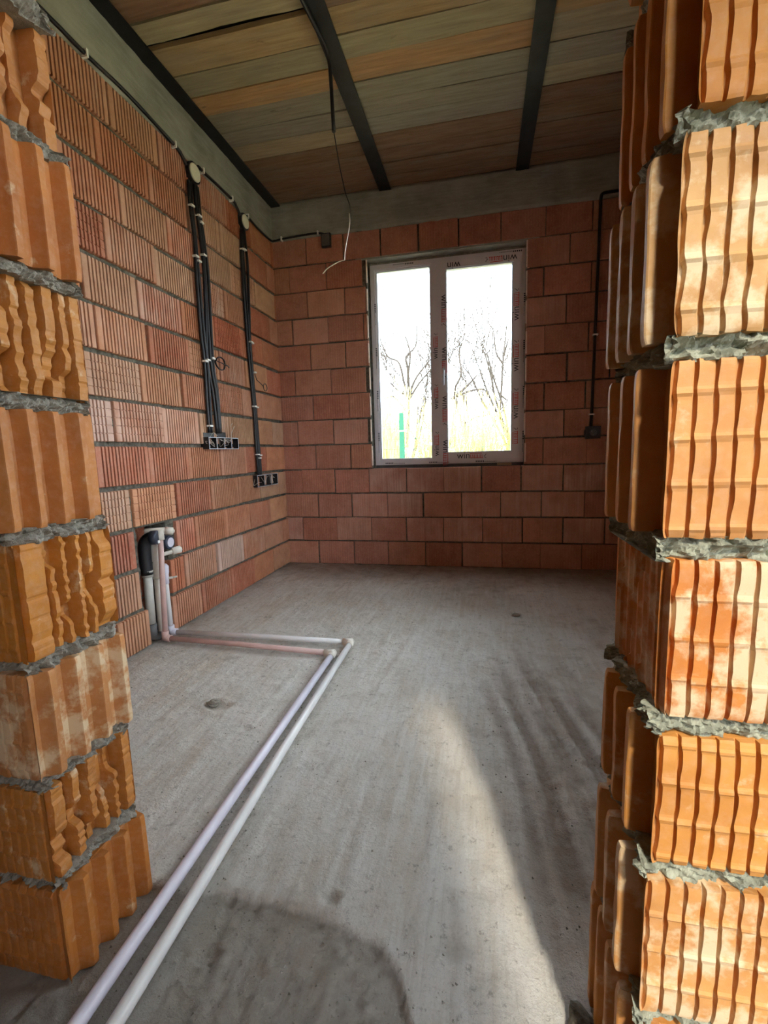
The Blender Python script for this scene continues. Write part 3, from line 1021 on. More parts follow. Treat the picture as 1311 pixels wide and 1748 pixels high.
for k in range(9):
    z0, z1 = MORTAR_Z_L[k] + (0.014 if k else -0.01), MORTAR_Z_L[k + 1] - 0.014
    rings, zs = [], []
    fx = LFX + L_SHIFT[k] - 0.012
    xe = -1.235
    for j in range(NZ):
        f = j / (NZ - 1)
        z = z0 + (z1 - z0) * f
        edge = 0.003 * (math.exp(-f * 40) + math.exp(-(1 - f) * 40))
        if L_KIND[k] == 'tooth':
            rev = tooth_reveal(LFY0, LFY1, 0.026, L_TIPS[k], z, 30 + k, 0.016, 0.012)
            rev = [(y, min(r, 0.027)) for y, r in rev]
        else:
            rev = web_reveal(LFY0, LFY1, L_WEBS[k], z, f * 2.5 + k, 50 + k, 0.040)
            rev.append((LFY1, 0.006))
        x_c = fx - rev[0][1]
        fr = front_ribs(xe, x_c - 0.004, z, 20 + k)
        ring = [(x, LFY0 - off + edge) for x, off in fr]
        ring += [(fx - r_ - edge, y_) for y_, r_ in rev]
        ring += [(xe, LFY1)]
        rings.append(ring)
        zj = np.full(len(ring), z)
        if j in (0, NZ - 1):
            R_ = np.array(ring)
            zj = zj + 0.0045 * fbm(R_[:, 0] * 50, R_[:, 1] * 50, z * 9, 3, 130 + k)
        zs.append(zj)
    loft('brick', rings, zs, M['jamb'], wall_front, L_TINT[k])
    if k:
        mortar_pad('mortar_joint', (-1.235, LFX - 0.018, LFY0, LFY1), MORTAR_Z_L[k] - 0.0165, MORTAR_Z_L[k] + 0.0165, wall_front, M['mortar'], 140 + k, 0.012, 0.018)


# ------------------------------------------------------------------ window
WY = YB + 0.10          # face of the frame
win = tag(empty('window_1', ((WX0 + WX1) / 2, WY, WZ0)), 'white plastic two-part window with printed protective film', kind='structure')
wo = Vector(((WX0 + WX1) / 2, WY, WZ0))


def wpart(mbx, name, mat, parent=None, smooth=False):
    p = parent or win
    o = mbx.build(name, mat, p, smooth)
    o.location = (-wo.x, -wo.y, -wo.z) if p == win else (0, 0, 0)
    return o


def ring_frame(mbx, x0, x1, z0, z1, w, y0, y1):
    mbx.box(x0, x1, y0, y1, z0, z0 + w)
    mbx.box(x0, x1, y0, y1, z1 - w, z1)
    mbx.box(x0, x0 + w, y0, y1, z0 + w, z1 - w)
    mbx.box(x1 - w, x1, y0, y1, z0 + w, z1 - w)


FX0, FX1, FZ0, FZ1 = -1.030, 0.372, 0.985, 2.845
MX0, MX1 = -0.455, -0.385
fm = MB()
ring_frame(fm, FX0, FX1, FZ0, FZ1, 0.042, WY, WY + 0.07)
fm.box(MX0, MX1, WY, WY + 0.07, FZ0 + 0.042, FZ1 - 0.042)
frame = wpart(fm, 'frame', M['pvc'])
b1 = MB()
ring_frame(b1, FX0 + 0.042, MX0, FZ0 + 0.042, FZ1 - 0.042, 0.012, WY + 0.012, WY + 0.06)
wpart(b1, 'glazing_bead', M['pvc'])
b1b = MB()
ring_frame(b1b, FX0 + 0.054, MX0 - 0.012, FZ0 + 0.054, FZ1 - 0.054, 0.008, WY + 0.022, WY + 0.06)
wpart(b1b, 'gasket', M['bead'])
sm = MB()
ring_frame(sm, MX1 - 0.012, FX1 - 0.034, FZ0 + 0.030, FZ1 - 0.030, 0.070, WY - 0.014, WY + 0.05)
sash = wpart(sm, 'sash', M['pvc'])
b2 = MB()
ring_frame(b2, MX1 + 0.058, FX1 - 0.104, FZ0 + 0.100, FZ1 - 0.100, 0.010, WY - 0.004, WY + 0.05)
wpart(b2, 'glazing_bead', M['bead'])
g1 = MB().box(FX0 + 0.05, MX0 - 0.008, WY + 0.035, WY + 0.041, FZ0 + 0.05, FZ1 - 0.05)
wpart(g1, 'glass_pane', M['glass'])
g2 = MB().box(MX1 + 0.06, FX1 - 0.106, WY + 0.025, WY + 0.031, FZ0 + 0.10, FZ1 - 0.10)
wpart(g2, 'glass_pane', M['glass'])
hm = MB()
hm.box(-0.362, -0.336, WY - 0.024, WY - 0.014, 1.80, 1.87)
hm.tube([(-0.349, WY - 0.02, 1.845), (-0.349, WY - 0.06, 1.845), (-0.349, WY - 0.066, 1.83), (-0.350, WY - 0.066, 1.71)], [0.009, 0.009, 0.010, 0.008], 8)
ho = hm.build('handle', M['bead'], sash)
ho['label'] = 'window handle on the middle stile'


def text_mesh(body, size):
    cu = bpy.data.curves.new('lettering', 'FONT')
    cu.body = body
    cu.size = size
    cu.extrude = 0.0004
    o = bpy.data.objects.new('lettering', cu)
    COL.objects.link(o)
    dg = bpy.context.evaluated_depsgraph_get()
    dg.update()
    me = bpy.data.meshes.new_from_object(o.evaluated_get(dg))
    bpy.data.objects.remove(o)
    me.materials.clear()
    me.materials.append(M['print_black'])
    return me


WIN_ME = text_mesh('win', 0.085)
WIN_W = max(v.co.x for v in WIN_ME.vertices)
WIN_S = 0.128 / WIN_W


def red_marks_mesh():
    m = MB()
    x = 0
    for wq, top in ((0.010, 1), (0.008, 1), (0.010, 1), (0.007, 1), (0.009, 1), (0.006, 1), (0.009, 1), (0.007, 0)):
        m.box(x, x + wq * 0.62, 0, 0.030, 0, 0.0008)
        m.box(x, x + wq * 1.25, 0.0, 0.006, 0, 0.0008)
        x += wq * 1.55
    m.box(-0.004, x - 0.01, 0.036, 0.041, 0, 0.0008)
    return mesh_of('red_lettering', m.v, m.f, M['print_red'])


def tick_mesh():
    m = MB()
    m.add([(0, 0.018, 0), (0.006, 0.010, 0), (0.022, 0.034, 0), (0.018, 0.036, 0), (0.007, 0.019, 0)], [(0, 1, 2, 3, 4)])
    m.box(0.006, 0.02, 0.002, 0.006, 0, 0.0006)
    return mesh_of('tick_mark', m.v, m.f, M['print_black'])


def dashes_mesh():
    m = MB()
    x = 0
    for q in range(14):
        w = 0.010 if q < 5 else 0.006
        hgt = 0.013 if q < 5 else 0.007
        m.box(x, x + w, 0, hgt, 0, 0.0006)
        x += w + 0.0065
    return mesh_of('small_print', m.v, m.f, M['print_black'])


RED_ME, TICK_ME, DASH_ME = red_marks_mesh(), tick_mesh(), dashes_mesh()


def film_print(x, z, y, ang, scale=1.0, dash=False, parts=('w', 'r', 't')):
    """one printed word on the protective film: ang turns it in the plane of the frame"""
    ca, sa = math.cos(ang), math.sin(ang)

    def place(me, name, du, dv, k=1.0):
        o = link(name, me, win)
        ux, uz = du * ca - dv * sa, du * sa + dv * ca
        o.matrix_local = Matrix.Translation((x + ux * scale - wo.x, y - wo.y, z + uz * scale - wo.z)) @ Matrix.Rotation(-ang, 4, 'Y') @ Matrix.Rotation(math.pi / 2, 4, 'X') @ Matrix.Scale(scale * k, 4)
    if dash:
        place(DASH_ME, 'small_print', 0, 0)
        return
    if 'w' in parts:
        place(WIN_ME, 'lettering', 0, 0, WIN_S)
    if 'r' in parts:
        place(RED_ME, 'red_lettering', 0.137, 0, 1.25)
    if 't' in parts:
        place(TICK_ME, 'tick_mark', 0.270, 0, 1.2)


ys_ = WY - 0.0152
yf = WY - 0.0012
UPW, DNW, FLIP = math.pi / 2, -math.pi / 2, math.pi
film_print(-0.235, FZ0 + 0.047, ys_, 0, 0.92)
for z in (1.00, 1.38, 1.80, 2.24):
    film_print(FX1 - 0.052, z if z > 1.1 else 1.03, ys_, UPW, 0.92, parts=('w', 'r', 't') if z > 1.1 else ('r', 't'))
for z in (1.21, 1.62, 2.06, 2.52):
    film_print(-0.366, z, ys_, DNW, 0.92)
for z in (1.06, 1.50, 1.96):
    film_print(MX0 + 0.050, z, yf, UPW, 0.78)
film_print(0.30, FZ1 - 0.048, ys_, FLIP, 0.92)
film_print(-0.19, FZ1 - 0.056, ys_, FLIP, 0.92, parts=('w',))
for x in (-0.93, -0.50, -0.06):
    film_print(x, FZ0 + 0.010, yf, 0, 1.0, dash=True)
for x in (0.34, -0.62):
    film_print(x, FZ1 - 0.012, yf, FLIP, 1.0, dash=True)
for z in (1.05, 1.45, 1.85, 2.25):
    film_print(FX0 + 0.034, z + 0.25, yf, DNW, 1.0, dash=True)
    film_print(FX1 - 0.012, z + 0.22, yf, DNW, 1.0, dash=True)
wpart(MB().box(FX0, FX1, WY + 0.015, WY + 0.065, WZ0 - 0.02, FZ0 + 0.002), 'foam_packing', M['pipe_dark'])
for xa, xb in ((WX0 - 0.02, FX0 + 0.002), (FX1 - 0.002, WX1 + 0.02)):
    wpart(MB().box(xa, xb, WY + 0.015, WY + 0.065, WZ0, WZ1), 'foam_packing', M['mortar'])
wpart(MB().box(FX0, FX1, WY + 0.015, WY + 0.065, FZ1 - 0.002, WZ1), 'foam_packing', M['mortar'])
# mounting wedge and packing under the frame
tag(MB().box(0.135, 0.262, YB + 0.02, YB + 0.12, WZ0 + 0.003, WZ0 + 0.024).build('wooden_wedge', M['wood']), 'small wooden wedge under the right end of the window frame', 'wedge').color = (0.45, 0.30, 0.20, 1)

# ================================================================== THINGS IN THE ROOM
def arc_pts(p, q, r, n=5):
    return [p, q]


XW = XL + 0.020


def wall_run(pts, dx=0.0):
    return smooth_path([(XW + dx, y, z) for y, z in pts], 6)


def clip_on(parent, y, z, axis, origin, r=0.011):
    """small white nail clip around a conduit on the left wall"""
    m = MB()
    if axis == 'v':
        m.box(XL, XW + r + 0.004, y - r - 0.006, y + r + 0.006, z - 0.006, z + 0.006)
    else:
        m.box(XL, XW + r + 0.004, y - 0.006, y + 0.006, z - r - 0.008, z + r + 0.008)
    m.build('cable_clip', M['clip'], parent)


def conduit(pts, r, label, group=None, mat='conduit', name='cable_conduit', n=8):
    m = MB().tube(pts, r, n)
    o = m.build(name, M[mat], None, True)
    return tag(o, label, 'cable', group)


# conduit along the concrete band
c1 = conduit(wall_run([(0.95, 3.128), (1.946, 3.125), (2.205, 3.121), (2.485, 3.13), (2.883, 3.105), (2.955, 3.085), (3.00, 3.05)]), 0.0105, 'black conduit clipped under the concrete band before the first round junction box')
for y, z in ((2.205, 3.121), (2.883, 3.105)):
    clip_on(c1, y, z, 'h', None)
c2 = conduit(wall_run([(3.115, 3.085), (3.14, 3.115), (3.186, 3.116), (3.577, 3.123), (3.65, 3.10), (3.70, 3.06)]), 0.0105, 'black conduit between the two round junction boxes')
for y, z in ((3.19, 3.116), (3.577, 3.123)):
    clip_on(c2, y, z, 'h', None)
m = MB().tube(smooth_path([(XW, 3.80, 3.08), (XW, 3.83, 3.108), (XW, 3.994, 3.095), (XW, 4.25, 3.098), (XL + 0.04, YB - 0.035, 3.112), (-1.842, YB - 0.02, 3.125), (-1.60, YB - 0.02, 3.135), (-1.481, YB - 0.02, 3.134), (-1.43, YB - 0.02, 3.12), (-1.405, YB - 0.02, 3.09)], 6), 0.009, 8)
c3 = tag(m.build('cable_conduit', M['conduit'], None, True), 'thin black conduit turning the corner from the second junction box to the back wall', 'cable')
clip_on(c3, 3.825, 3.106, 'h', None)
for x, z in ((-1.842, 3.125), (-1.481, 3.134)):
    MB().box(x - 0.006, x + 0.006, YB - 0.036, YB, z - 0.018, z + 0.018).build('cable_clip', M['clip'], c3)

# vertical bundles below the junction boxes
G1 = 'conduits dropping from the first junction box'
S1 = [(3.017, 2.96), (3.013, 2.798), (3.028, 2.599), (3.025, 2.382), (3.034, 2.001), (3.047, 1.788), (3.031, 1.476), (3.035, 1.29)]
S2 = [(3.087, 2.97), (3.088, 2.799), (3.111, 2.685), (3.116, 2.395), (3.091, 1.812), (3.127, 1.564), (3.145, 1.29)]
labs = ['leftmost black conduit dropping from the first junction box to the long socket box', 'second black conduit from the left dropping to the long socket box',
        'third black conduit from the left dropping to the long socket box', 'fourth black conduit from the left dropping to the long socket box', 'rightmost black conduit bowing out above the long socket box']
runs = []
for q, (S, dy) in enumerate(((S1, -0.010), (S1, 0.014), (S2, -0.016), (S2, 0.006), (S2, 0.026))):
    pts = []
    for i, (y, z) in enumerate(S):
        wob = 0.012 * float(vnoise(i * 1.7, q * 5, 0, 3))
        yy = y + dy + (wob if 0 < i < len(S) - 1 else 0)
        if q == 4 and 3 <= i <= 5:
            yy += 0.02
        pts.append((yy, z))
    o = conduit(wall_run(pts, 0.004 * (q % 2)), 0.0105, labs[q], G1)
    runs.append(o)
for q, y, z in ((0, 3.012, 2.802), (0, 3.018, 2.483), (1, 3.045, 2.461), (2, 3.09, 2.773), (3, 3.11, 2.739), (3, 3.113, 2.526), (0, 3.032, 1.79), (1, 3.060, 1.803), (4, 3.125, 1.826), (1, 3.03, 1.338)):
    m = MB().box(XL + 0.01, XW + 0.022, y - 0.018, y + 0.018, z - 0.006, z + 0.006)
    m.build('cable_clip', M['clip'], runs[q])
G2 = 'conduits dropping from the second junction box'
S3 = [(3.725, 2.96), (3.708, 2.80), (3.701, 2.633), (3.713, 2.07), (3.738, 1.517), (3.746, 1.113), (3.752, 0.93)]
runs2 = []
for q, (dy, lab) in enumerate(((-0.022, 'left black conduit dropping from the second junction box to the small socket box'), (0.0, 'middle black conduit dropping from the second junction box to the small socket box'),
                               (0.023, 'right black conduit dropping from the second junction box to the small socket box'))):
    pts = [(y + dy + 0.006 * float(vnoise(i * 1.7, q * 5, 7, 3)), z) for i, (y, z) in enumerate(S3)]
    if q == 2:
        pts[2] = (3.775, 2.70)
        pts[1] = (3.768, 2.82)
        pts.insert(3, (3.755, 2.35))
    runs2.append(conduit(wall_run(pts, 0.004 * (q == 1)), 0.0112, lab, G2))
for q, y, z in ((0, 3.69, 2.793), (1, 3.718, 2.80), (1, 3.723, 2.07), (2, 3.745, 2.065), (2, 3.755, 1.825), (0, 3.722, 1.536), (2, 3.755, 1.530), (0, 3.722, 1.124), (2, 3.762, 1.118), (1, 3.745, 1.093)):
    MB().box(XL + 0.01, XW + 0.024, y - 0.016, y + 0.016, z - 0.006, z + 0.006).build('cable_clip', M['clip'], runs2[q])


def disc_ring(mb_, cx, cy, cz, r, x0, x1, n=32):
    mb_.tube([(x0, cy, cz), (x1, cy, cz)], r, n)


for (y, z, r, lab) in ((3.075, 3.040, 0.056, 'round black junction box with a cream lid, nearer the camera'), (3.762, 3.036, 0.052, 'round black junction box with a cream lid, nearer the corner')):
    root = tag(empty('junction_box', (XL, y, z)), lab, 'junction box', 'round junction boxes on the left wall')
    MB().tube([(-0.02, 0, 0), (0.030, 0, 0)], r + 0.012, 32).build('body', M['black'], root)
    MB().tube([(0.030, 0, 0), (0.036, 0, 0), (0.039, 0, 0)], [r, r, r - 0.003], 32).build('lid', M['cream'], root)


def gang_box(name, y0, y1, z0, z1, cells, lab):
    root = tag(empty(name, (XL, (y0 + y1) / 2, z0)), lab, 'socket box')
    w = (y1 - y0)
    h = z1 - z0
    t, dp = 0.006, 0.045
    m = MB()
    m.box(-0.02, -0.012 + 0.004, -w / 2, w / 2, 0, h)
    m.box(-0.02, dp, -w / 2, w / 2, 0, t)
    m.box(-0.02, dp, -w / 2, w / 2, h - t, h)
    m.box(-0.02, dp, -w / 2, -w / 2 + t, t, h - t)
    m.box(-0.02, dp, w / 2 - t, w / 2, t, h - t)
    m.build('body', M['black'], root)
    for i in range(1, cells):
        y = -w / 2 + w * i / cells
        MB().box(-0.012, dp - 0.004, y - 0.003, y + 0.003, t, h - t).build('divider', M['black'], root)
    rm = MB()
    rm.box(dp, dp + 0.0015, -w / 2, w / 2, 0, 0.004)
    rm.box(dp, dp + 0.0015, -w / 2, w / 2, h - 0.004, h)
    for i in range(0, cells + 1):
        y = -w / 2 + 0.002 + (w - 0.004) * i / cells
        rm.box(dp, dp + 0.0015, y - 0.002, y + 0.002, 0.004, h - 0.004)
    rm.build('rim', M['bead'], root)
    for i in range(cells + 2):
        ya = -w / 2 + w * random.uniform(0.05, 0.9)
        pts = [(-0.005, ya, h * 0.8)]
        for q in range(4):
            pts.append((random.uniform(0.01, 0.055), ya + random.uniform(-0.05, 0.05), h * random.uniform(0.15, 0.9)))
        MB().tube(smooth_path(pts, 5), 0.0016, 5).build('wire', M['copper'], root)
    return root


g1 = gang_box('socket_box', 2.972, 3.378, 1.172, 1.258, 4, 'long black four-part socket box with loose wires on the left wall')
for q, pts in enumerate(([(0.03, 0.02, 0.08), (0.05, 0.06, 0.05), (0.05, 0.10, 0.10), (0.03, 0.13, 0.17), (0.035, 0.15, 0.20)], [(0.03, 0.03, 0.08), (0.055, 0.08, 0.07), (0.04, 0.12, 0.12), (0.04, 0.17, 0.18)], [(0.02, -0.15, 0.08), (0.03, -0.12, 0.12), (0.03, -0.09, 0.11), (0.02, -0.05, 0.10)])):
    MB().tube(smooth_path(pts, 5), 0.002, 5).build('wire', M['copper'], g1)
# thin black sheets painting the shade of a chiselled pocket above the long box
MB().box(-0.004, 0.006, -0.20, -0.07, 0.087, 0.118).box(-0.004, 0.006, -0.03, 0.09, 0.087, 0.128).build('pocket_shade', M['black'], g1)
gang_box('socket_box', 3.655, 4.06, 0.842, 0.945, 3, 'shorter black socket box with wires near the corner on the left wall')

# loose coils
pts = []
for q in range(40):
    a = q / 40 * 2 * math.pi * 2.1 + 2.6
    pts.append((XW + 0.012 + 0.01 * q / 40, 3.215 + 0.062 * math.cos(a) * (1 + 0.05 * math.sin(q)), 1.805 + 0.046 * math.sin(a)))
pts = [(XW, 3.115, 1.84), (XW + 0.01, 3.14, 1.83)] + pts + [(XW + 0.03, 3.29, 1.80), (XW + 0.03, 3.31, 1.79)]
conduit(pts, 0.0042, 'small coil of black cable beside the first conduit bundle', name='cable_coil', n=6)
pts = [(XW, 3.765, 1.84), (XW + 0.004, 3.80, 1.77), (XW + 0.01, 3.88, 1.74)]
for q in range(26):
    a = q / 26 * 2 * math.pi * 1.3 + math.pi
    pts.append((XW + 0.015, 3.935 + 0.036 * math.cos(a), 1.722 + 0.032 * math.sin(a)))
conduit(pts, 0.0035, 'thin curled cable end beside the second conduit bundle', name='cable_coil', n=6)

# black box high on the back wall
root = tag(empty('wall_box', (-1.406, YB, 3.065)), 'small black cable box high on the back wall left of the window', 'junction box')
MB().box(-0.044, 0.044, -0.035, 0.0, -0.062, 0.055).build('body', M['black'], root)
MB().box(-0.036, 0.036, -0.040, -0.035, -0.054, 0.047).build('lid', M['pipe_dark'], root)

# conduit and box right of the window
m = MB().tube(smooth_path([(1.24, YB - 0.02, 3.150), (1.02, YB - 0.02, 3.148), (0.965, YB - 0.02, 3.145), (0.947, YB - 0.02, 3.12), (0.943, YB - 0.02, 3.0), (0.936, YB - 0.02, 2.385), (0.928, YB - 0.02, 1.718), (0.924, YB - 0.02, 1.44), (0.920, YB - 0.02, 1.25)], 6), 0.0125, 8)
cr = tag(m.build('cable_conduit', M['conduit'], None, True), 'black conduit running down the back wall right of the window', 'cable')
for x, z in ((0.934, 2.045), (0.923, 1.385)):
    MB().box(x - 0.02, x + 0.02, YB - 0.036, YB, z - 0.006, z + 0.006).build('cable_clip', M['clip'], cr)
root = tag(empty('wall_box', (0.930, YB, 1.165)), 'black socket box on the back wall right of the window', 'socket box')
MB().box(-0.052, 0.066, -0.045, 0.0, 0.012, 0.118).build('body', M['black'], root)
MB().box(-0.06, -0.052, -0.03, 0.0, 0.04, 0.09).build('side_lug', M['black'], root)
MB().tube([(0.006, -0.045, 0.065), (0.006, -0.053, 0.065)], 0.030, 16).build('knockout', M['pipe_dark'], root)
MB().tube([(-0.01, -0.052, 0.075), (-0.004, -0.056, 0.078)], 0.004, 6).build('screw', M['clip'], root)

# cable hanging from the middle beam
m = MB().tube(smooth_path([(-0.900, 2.20, 3.400), (-0.893, 2.50, 3.402), (-0.880, 2.66, 3.400), (-0.862, 2.77, 3.385), (-0.853, 2.82, 3.33), (-0.850, 2.83, 3.20), (-0.845, 2.828, 2.975)], 6), 0.0115, 8)
hc = tag(m.build('hanging_cable', M['conduit'], None, True), 'black conduit hanging from the ceiling beam with a bare thin wire', 'cable')
MB().tube(smooth_path([(-0.845, 2.828, 2.98), (-0.820, 2.828, 2.80), (-0.787, 2.827, 2.635), (-0.764, 2.827, 2.560), (-0.768, 2.827, 2.47), (-0.800, 2.827, 2.33)], 6), 0.0030, 6).build('thin_wire', M['black'], hc, True)
MB().tube(smooth_path([(-0.7675, 2.8245, 2.52), (-0.7695, 2.8245, 2.46), (-0.800, 2.825, 2.33), (-0.808, 2.826, 2.278), (-0.812, 2.83, 2.268), (-0.85, 2.83, 2.262), (-0.915, 2.83, 2.235), (-0.952, 2.83, 2.205)], 6), 0.0030, 6).build('bare_wire_end', M['copper'], hc, True)

# ------------------------------------------------------------------ pipes
PR = 0.0165
A0, A1, A2 = Vector((-1.905, 2.352, 0.020)), Vector((-0.812, 2.300, 0.018)), Vector((-0.786, 0.45, 0.010))
root = tag(empty('water_pipe', tuple(A0)), 'pinkish water pipe rising in the wall chase and crossing the floor, nearer run', 'pipe', 'water pipes across the floor')


def ppart(mbx, name, mat, smooth=True):
    o = mbx.build(name, M[mat], root, smooth)
    o.location = -root.location
    return o


ppart(MB().tube([(-1.905, 2.352, 0.03), (-1.915, 2.385, 0.40), (-1.918, 2.405, 0.650)], PR * 0.98, 14), 'riser', 'pipe_pink')
ppart(MB().tube([A0, (-1.4, 2.328, 0.024), A1], PR * 0.95, 14), 'floor_run', 'pipe_pink')
ppart(MB().tube([A1, (-0.800, 1.3, 0.016), (-0.788, 0.62, 0.012), (-0.778, -0.25, 0.010)], PR, 14), 'long_run', 'pipe_lilac')
ppart(MB().tube([(-1.905, 2.352, 0.066), (-1.905, 2.352, 0.016)], 0.0215, 14).tube([(-1.915, 2.353, 0.024), (-1.868, 2.350, 0.022)], 0.0215, 14), 'elbow', 'pipe_pink')
ppart(MB().tube([(-0.86, 2.302, 0.019), (-0.800, 2.299, 0.018)], 0.021, 14).tube([(-0.812, 2.313, 0.018), (-0.811, 2.255, 0.017)], 0.021, 14), 'elbow', 'fitting')
ppart(MB().tube([(-1.918, 2.405, 0.625), (-1.918, 2.405, 0.690)], 0.022, 14).tube([(-1.99, 2.36, 0.682), (-1.90, 2.43, 0.678)], 0.021, 14)
      .tube([(-1.90, 2.43, 0.678), (-1.862, 2.452, 0.672)], [0.024, 0.022], 8).tube([(-1.862, 2.452, 0.672), (-1.856, 2.455, 0.671)], 0.010, 8), 'tap_elbow', 'fitting')

B0, B1, B2 = Vector((-1.935, 2.445, 0.022)), Vector((-0.752, 2.455, 0.020)), Vector((-0.705, 0.45, 0.010))
root = tag(empty('water_pipe', tuple(B0)), 'white water pipe rising in the wall chase and crossing the floor, farther run', 'pipe', 'water pipes across the floor')
ppart(MB().tube([(-1.935, 2.445, 0.03), (-1.945, 2.452, 0.30), (-1.950, 2.455, 0.42)], PR * 0.9, 14), 'riser', 'pipe_white')
ppart(MB().tube([(-1.960, 2.438, 0.05), (-1.968, 2.430, 0.36)], 0.008, 10), 'thin_riser', 'pipe_grey')
ppart(MB().tube([B0, (-1.3, 2.452, 0.024), B1], PR * 0.95, 14), 'floor_run', 'pipe_white')
ppart(MB().tube([B1, (-0.735, 1.5, 0.018), (-0.712, 0.62, 0.012), (-0.700, -0.25, 0.010)], PR, 14), 'long_run', 'pipe_white')
ppart(MB().tube([(-1.935, 2.445, 0.066), (-1.935, 2.445, 0.018)], 0.0215, 14).tube([(-1.945, 2.445, 0.024), (-1.895, 2.446, 0.024)], 0.0215, 14), 'elbow', 'pipe_lilac')
ppart(MB().tube([(-0.80, 2.455, 0.021), (-0.738, 2.456, 0.020)], 0.021, 14).tube([(-0.752, 2.470, 0.020), (-0.751, 2.41, 0.020)], 0.021, 14), 'elbow', 'fitting')
ppart(MB().tube([(-1.950, 2.455, 0.335), (-1.950, 2.455, 0.39), (-1.950, 2.455, 0.41), (-1.950, 2.456, 0.445), (-1.950, 2.456, 0.462)], [0.021, 0.021, 0.025, 0.025, 0.012], 14), 'stop_cap', 'pipe_lilac')
ppart(MB().tube([(-1.975, 2.44, 0.365), (-1.915, 2.475, 0.370)], 0.008, 8).tube([(-1.95, 2.48, 0.36), (-1.90, 2.50, 0.37)], 0.006, 8), 'clamp', 'pipe_grey')
ppart(MB().tube([(-1.975, 2.42, 0.515), (-1.93, 2.485, 0.528), (-1.91, 2.515, 0.535)], [0.012, 0.013, 0.018], 12).tube([(-1.92, 2.50, 0.532), (-1.892, 2.545, 0.538)], 0.024, 8).tube([(-1.892, 2.545, 0.538), (-1.886, 2.552, 0.539)], 0.012, 8), 'tap_elbow', 'fitting')

# pale second riser behind, grey waste pipe and black trap in the chase
root = tag(empty('waste_pipe', (-1.99, 2.345, 0.0)), 'light grey waste pipe standing in the left part of the wall chase', 'pipe')
ppart(MB().tube([(-1.985, 2.338, 0.10), (-1.990, 2.352, 0.435)], 0.026, 18), 'tube', 'pipe_grey')
ppart(MB().tube([(-1.990, 2.351, 0.405), (-1.990, 2.352, 0.445), (-1.990, 2.352, 0.450)], [0.032, 0.034, 0.030], 18), 'socket', 'pipe_grey')
ppart(MB().tube([(-1.984, 2.336, 0.02), (-1.985, 2.338, 0.115)], 0.031, 18).tube([(-1.98, 2.335, 0.03), (-1.955, 2.40, 0.022)], 0.026, 14), 'coupler', 'pipe_dark')
root = tag(empty('drain_trap', (-2.0, 2.36, 0.45)), 'black drain elbows with two dark round caps in the wall chase', 'drain')
ppart(MB().tube(smooth_path([(-1.992, 2.352, 0.42), (-1.995, 2.352, 0.54), (-1.99, 2.354, 0.61), (-1.965, 2.362, 0.642), (-1.945, 2.368, 0.646)], 5), 0.036, 18), 'elbow', 'black')
ppart(MB().tube([(-1.950, 2.366, 0.646), (-1.915, 2.374, 0.646), (-1.911, 2.375, 0.646)], [0.043, 0.043, 0.038], 22), 'cap', 'cap')
ppart(MB().box(-1.9105, -1.9095, 2.350, 2.395, 0.610, 0.628), 'cap_label', 'clip', False)
ppart(MB().tube(smooth_path([(-2.00, 2.40, 0.46), (-2.02, 2.45, 0.50), (-2.03, 2.49, 0.56), (-2.0, 2.50, 0.59), (-1.96, 2.497, 0.592)], 5), 0.034, 16), 'elbow', 'black')
ppart(MB().tube([(-1.972, 2.496, 0.592), (-1.925, 2.494, 0.592), (-1.920, 2.494, 0.592)], [0.044, 0.044, 0.040], 22), 'cap', 'cap')
ppart(MB().tube([(-1.920, 2.494, 0.592), (-1.917, 2.494, 0.592)], 0.030, 22), 'cap_face', 'pipe_lilac')
root = tag(empty('supply_pipe', (-1.97, 2.40, 0.05)), 'thicker pale pipe directly behind the pinkish riser in the chase', 'pipe')
ppart(MB().tube([(-1.965, 2.395, 0.03), (-1.975, 2.41, 0.40)], 0.018, 14), 'tube', 'fitting')
ppart(MB().tube([(-1.975, 2.41, 0.38), (-1.980, 2.42, 0.665)], 0.022, 14), 'sleeve', 'fitting')

# mortar lumps dropped at the foot of the right pier and the broken piece stuck to it
def lump(name, loc, size, mat, seed, lab, cat):
    bm = bmesh.new()
    bmesh.ops.create_icosphere(bm, subdivisions=3, radius=1.0)
    for v in bm.verts:
        n = 1 + 0.55 * float(fbm(v.co.x * 1.6, v.co.y * 1.6, v.co.z * 1.6, 3, seed))
        v.co = Vector((v.co.x * size[0] * n, v.co.y * size[1] * n, v.co.z * size[2] * n))
    me = bpy.data.meshes.new(name)
    bm.to_mesh(me)
    bm.free()
    me.materials.append(mat)
    o = link(name, me, None, loc)
    return tag(o, lab, cat)


lump('mortar_lump', (0.190, 0.81, 0.004), (0.026, 0.036, 0.020), M['joint'], 3, 'dark mortar lump on the floor at the foot of the right pier', 'mortar lump')
lump('stone', (0.22, 3.06, 0.012), (0.026, 0.018, 0.010), M['concrete'], 5, 'small flat stone lying on the far floor right of centre', 'stone')
lump('stone', (-1.20, 1.75, 0.006), (0.030, 0.022, 0.013), M['mortar'], 8, 'small cement crumb on the floor left of the pipes', 'stone')

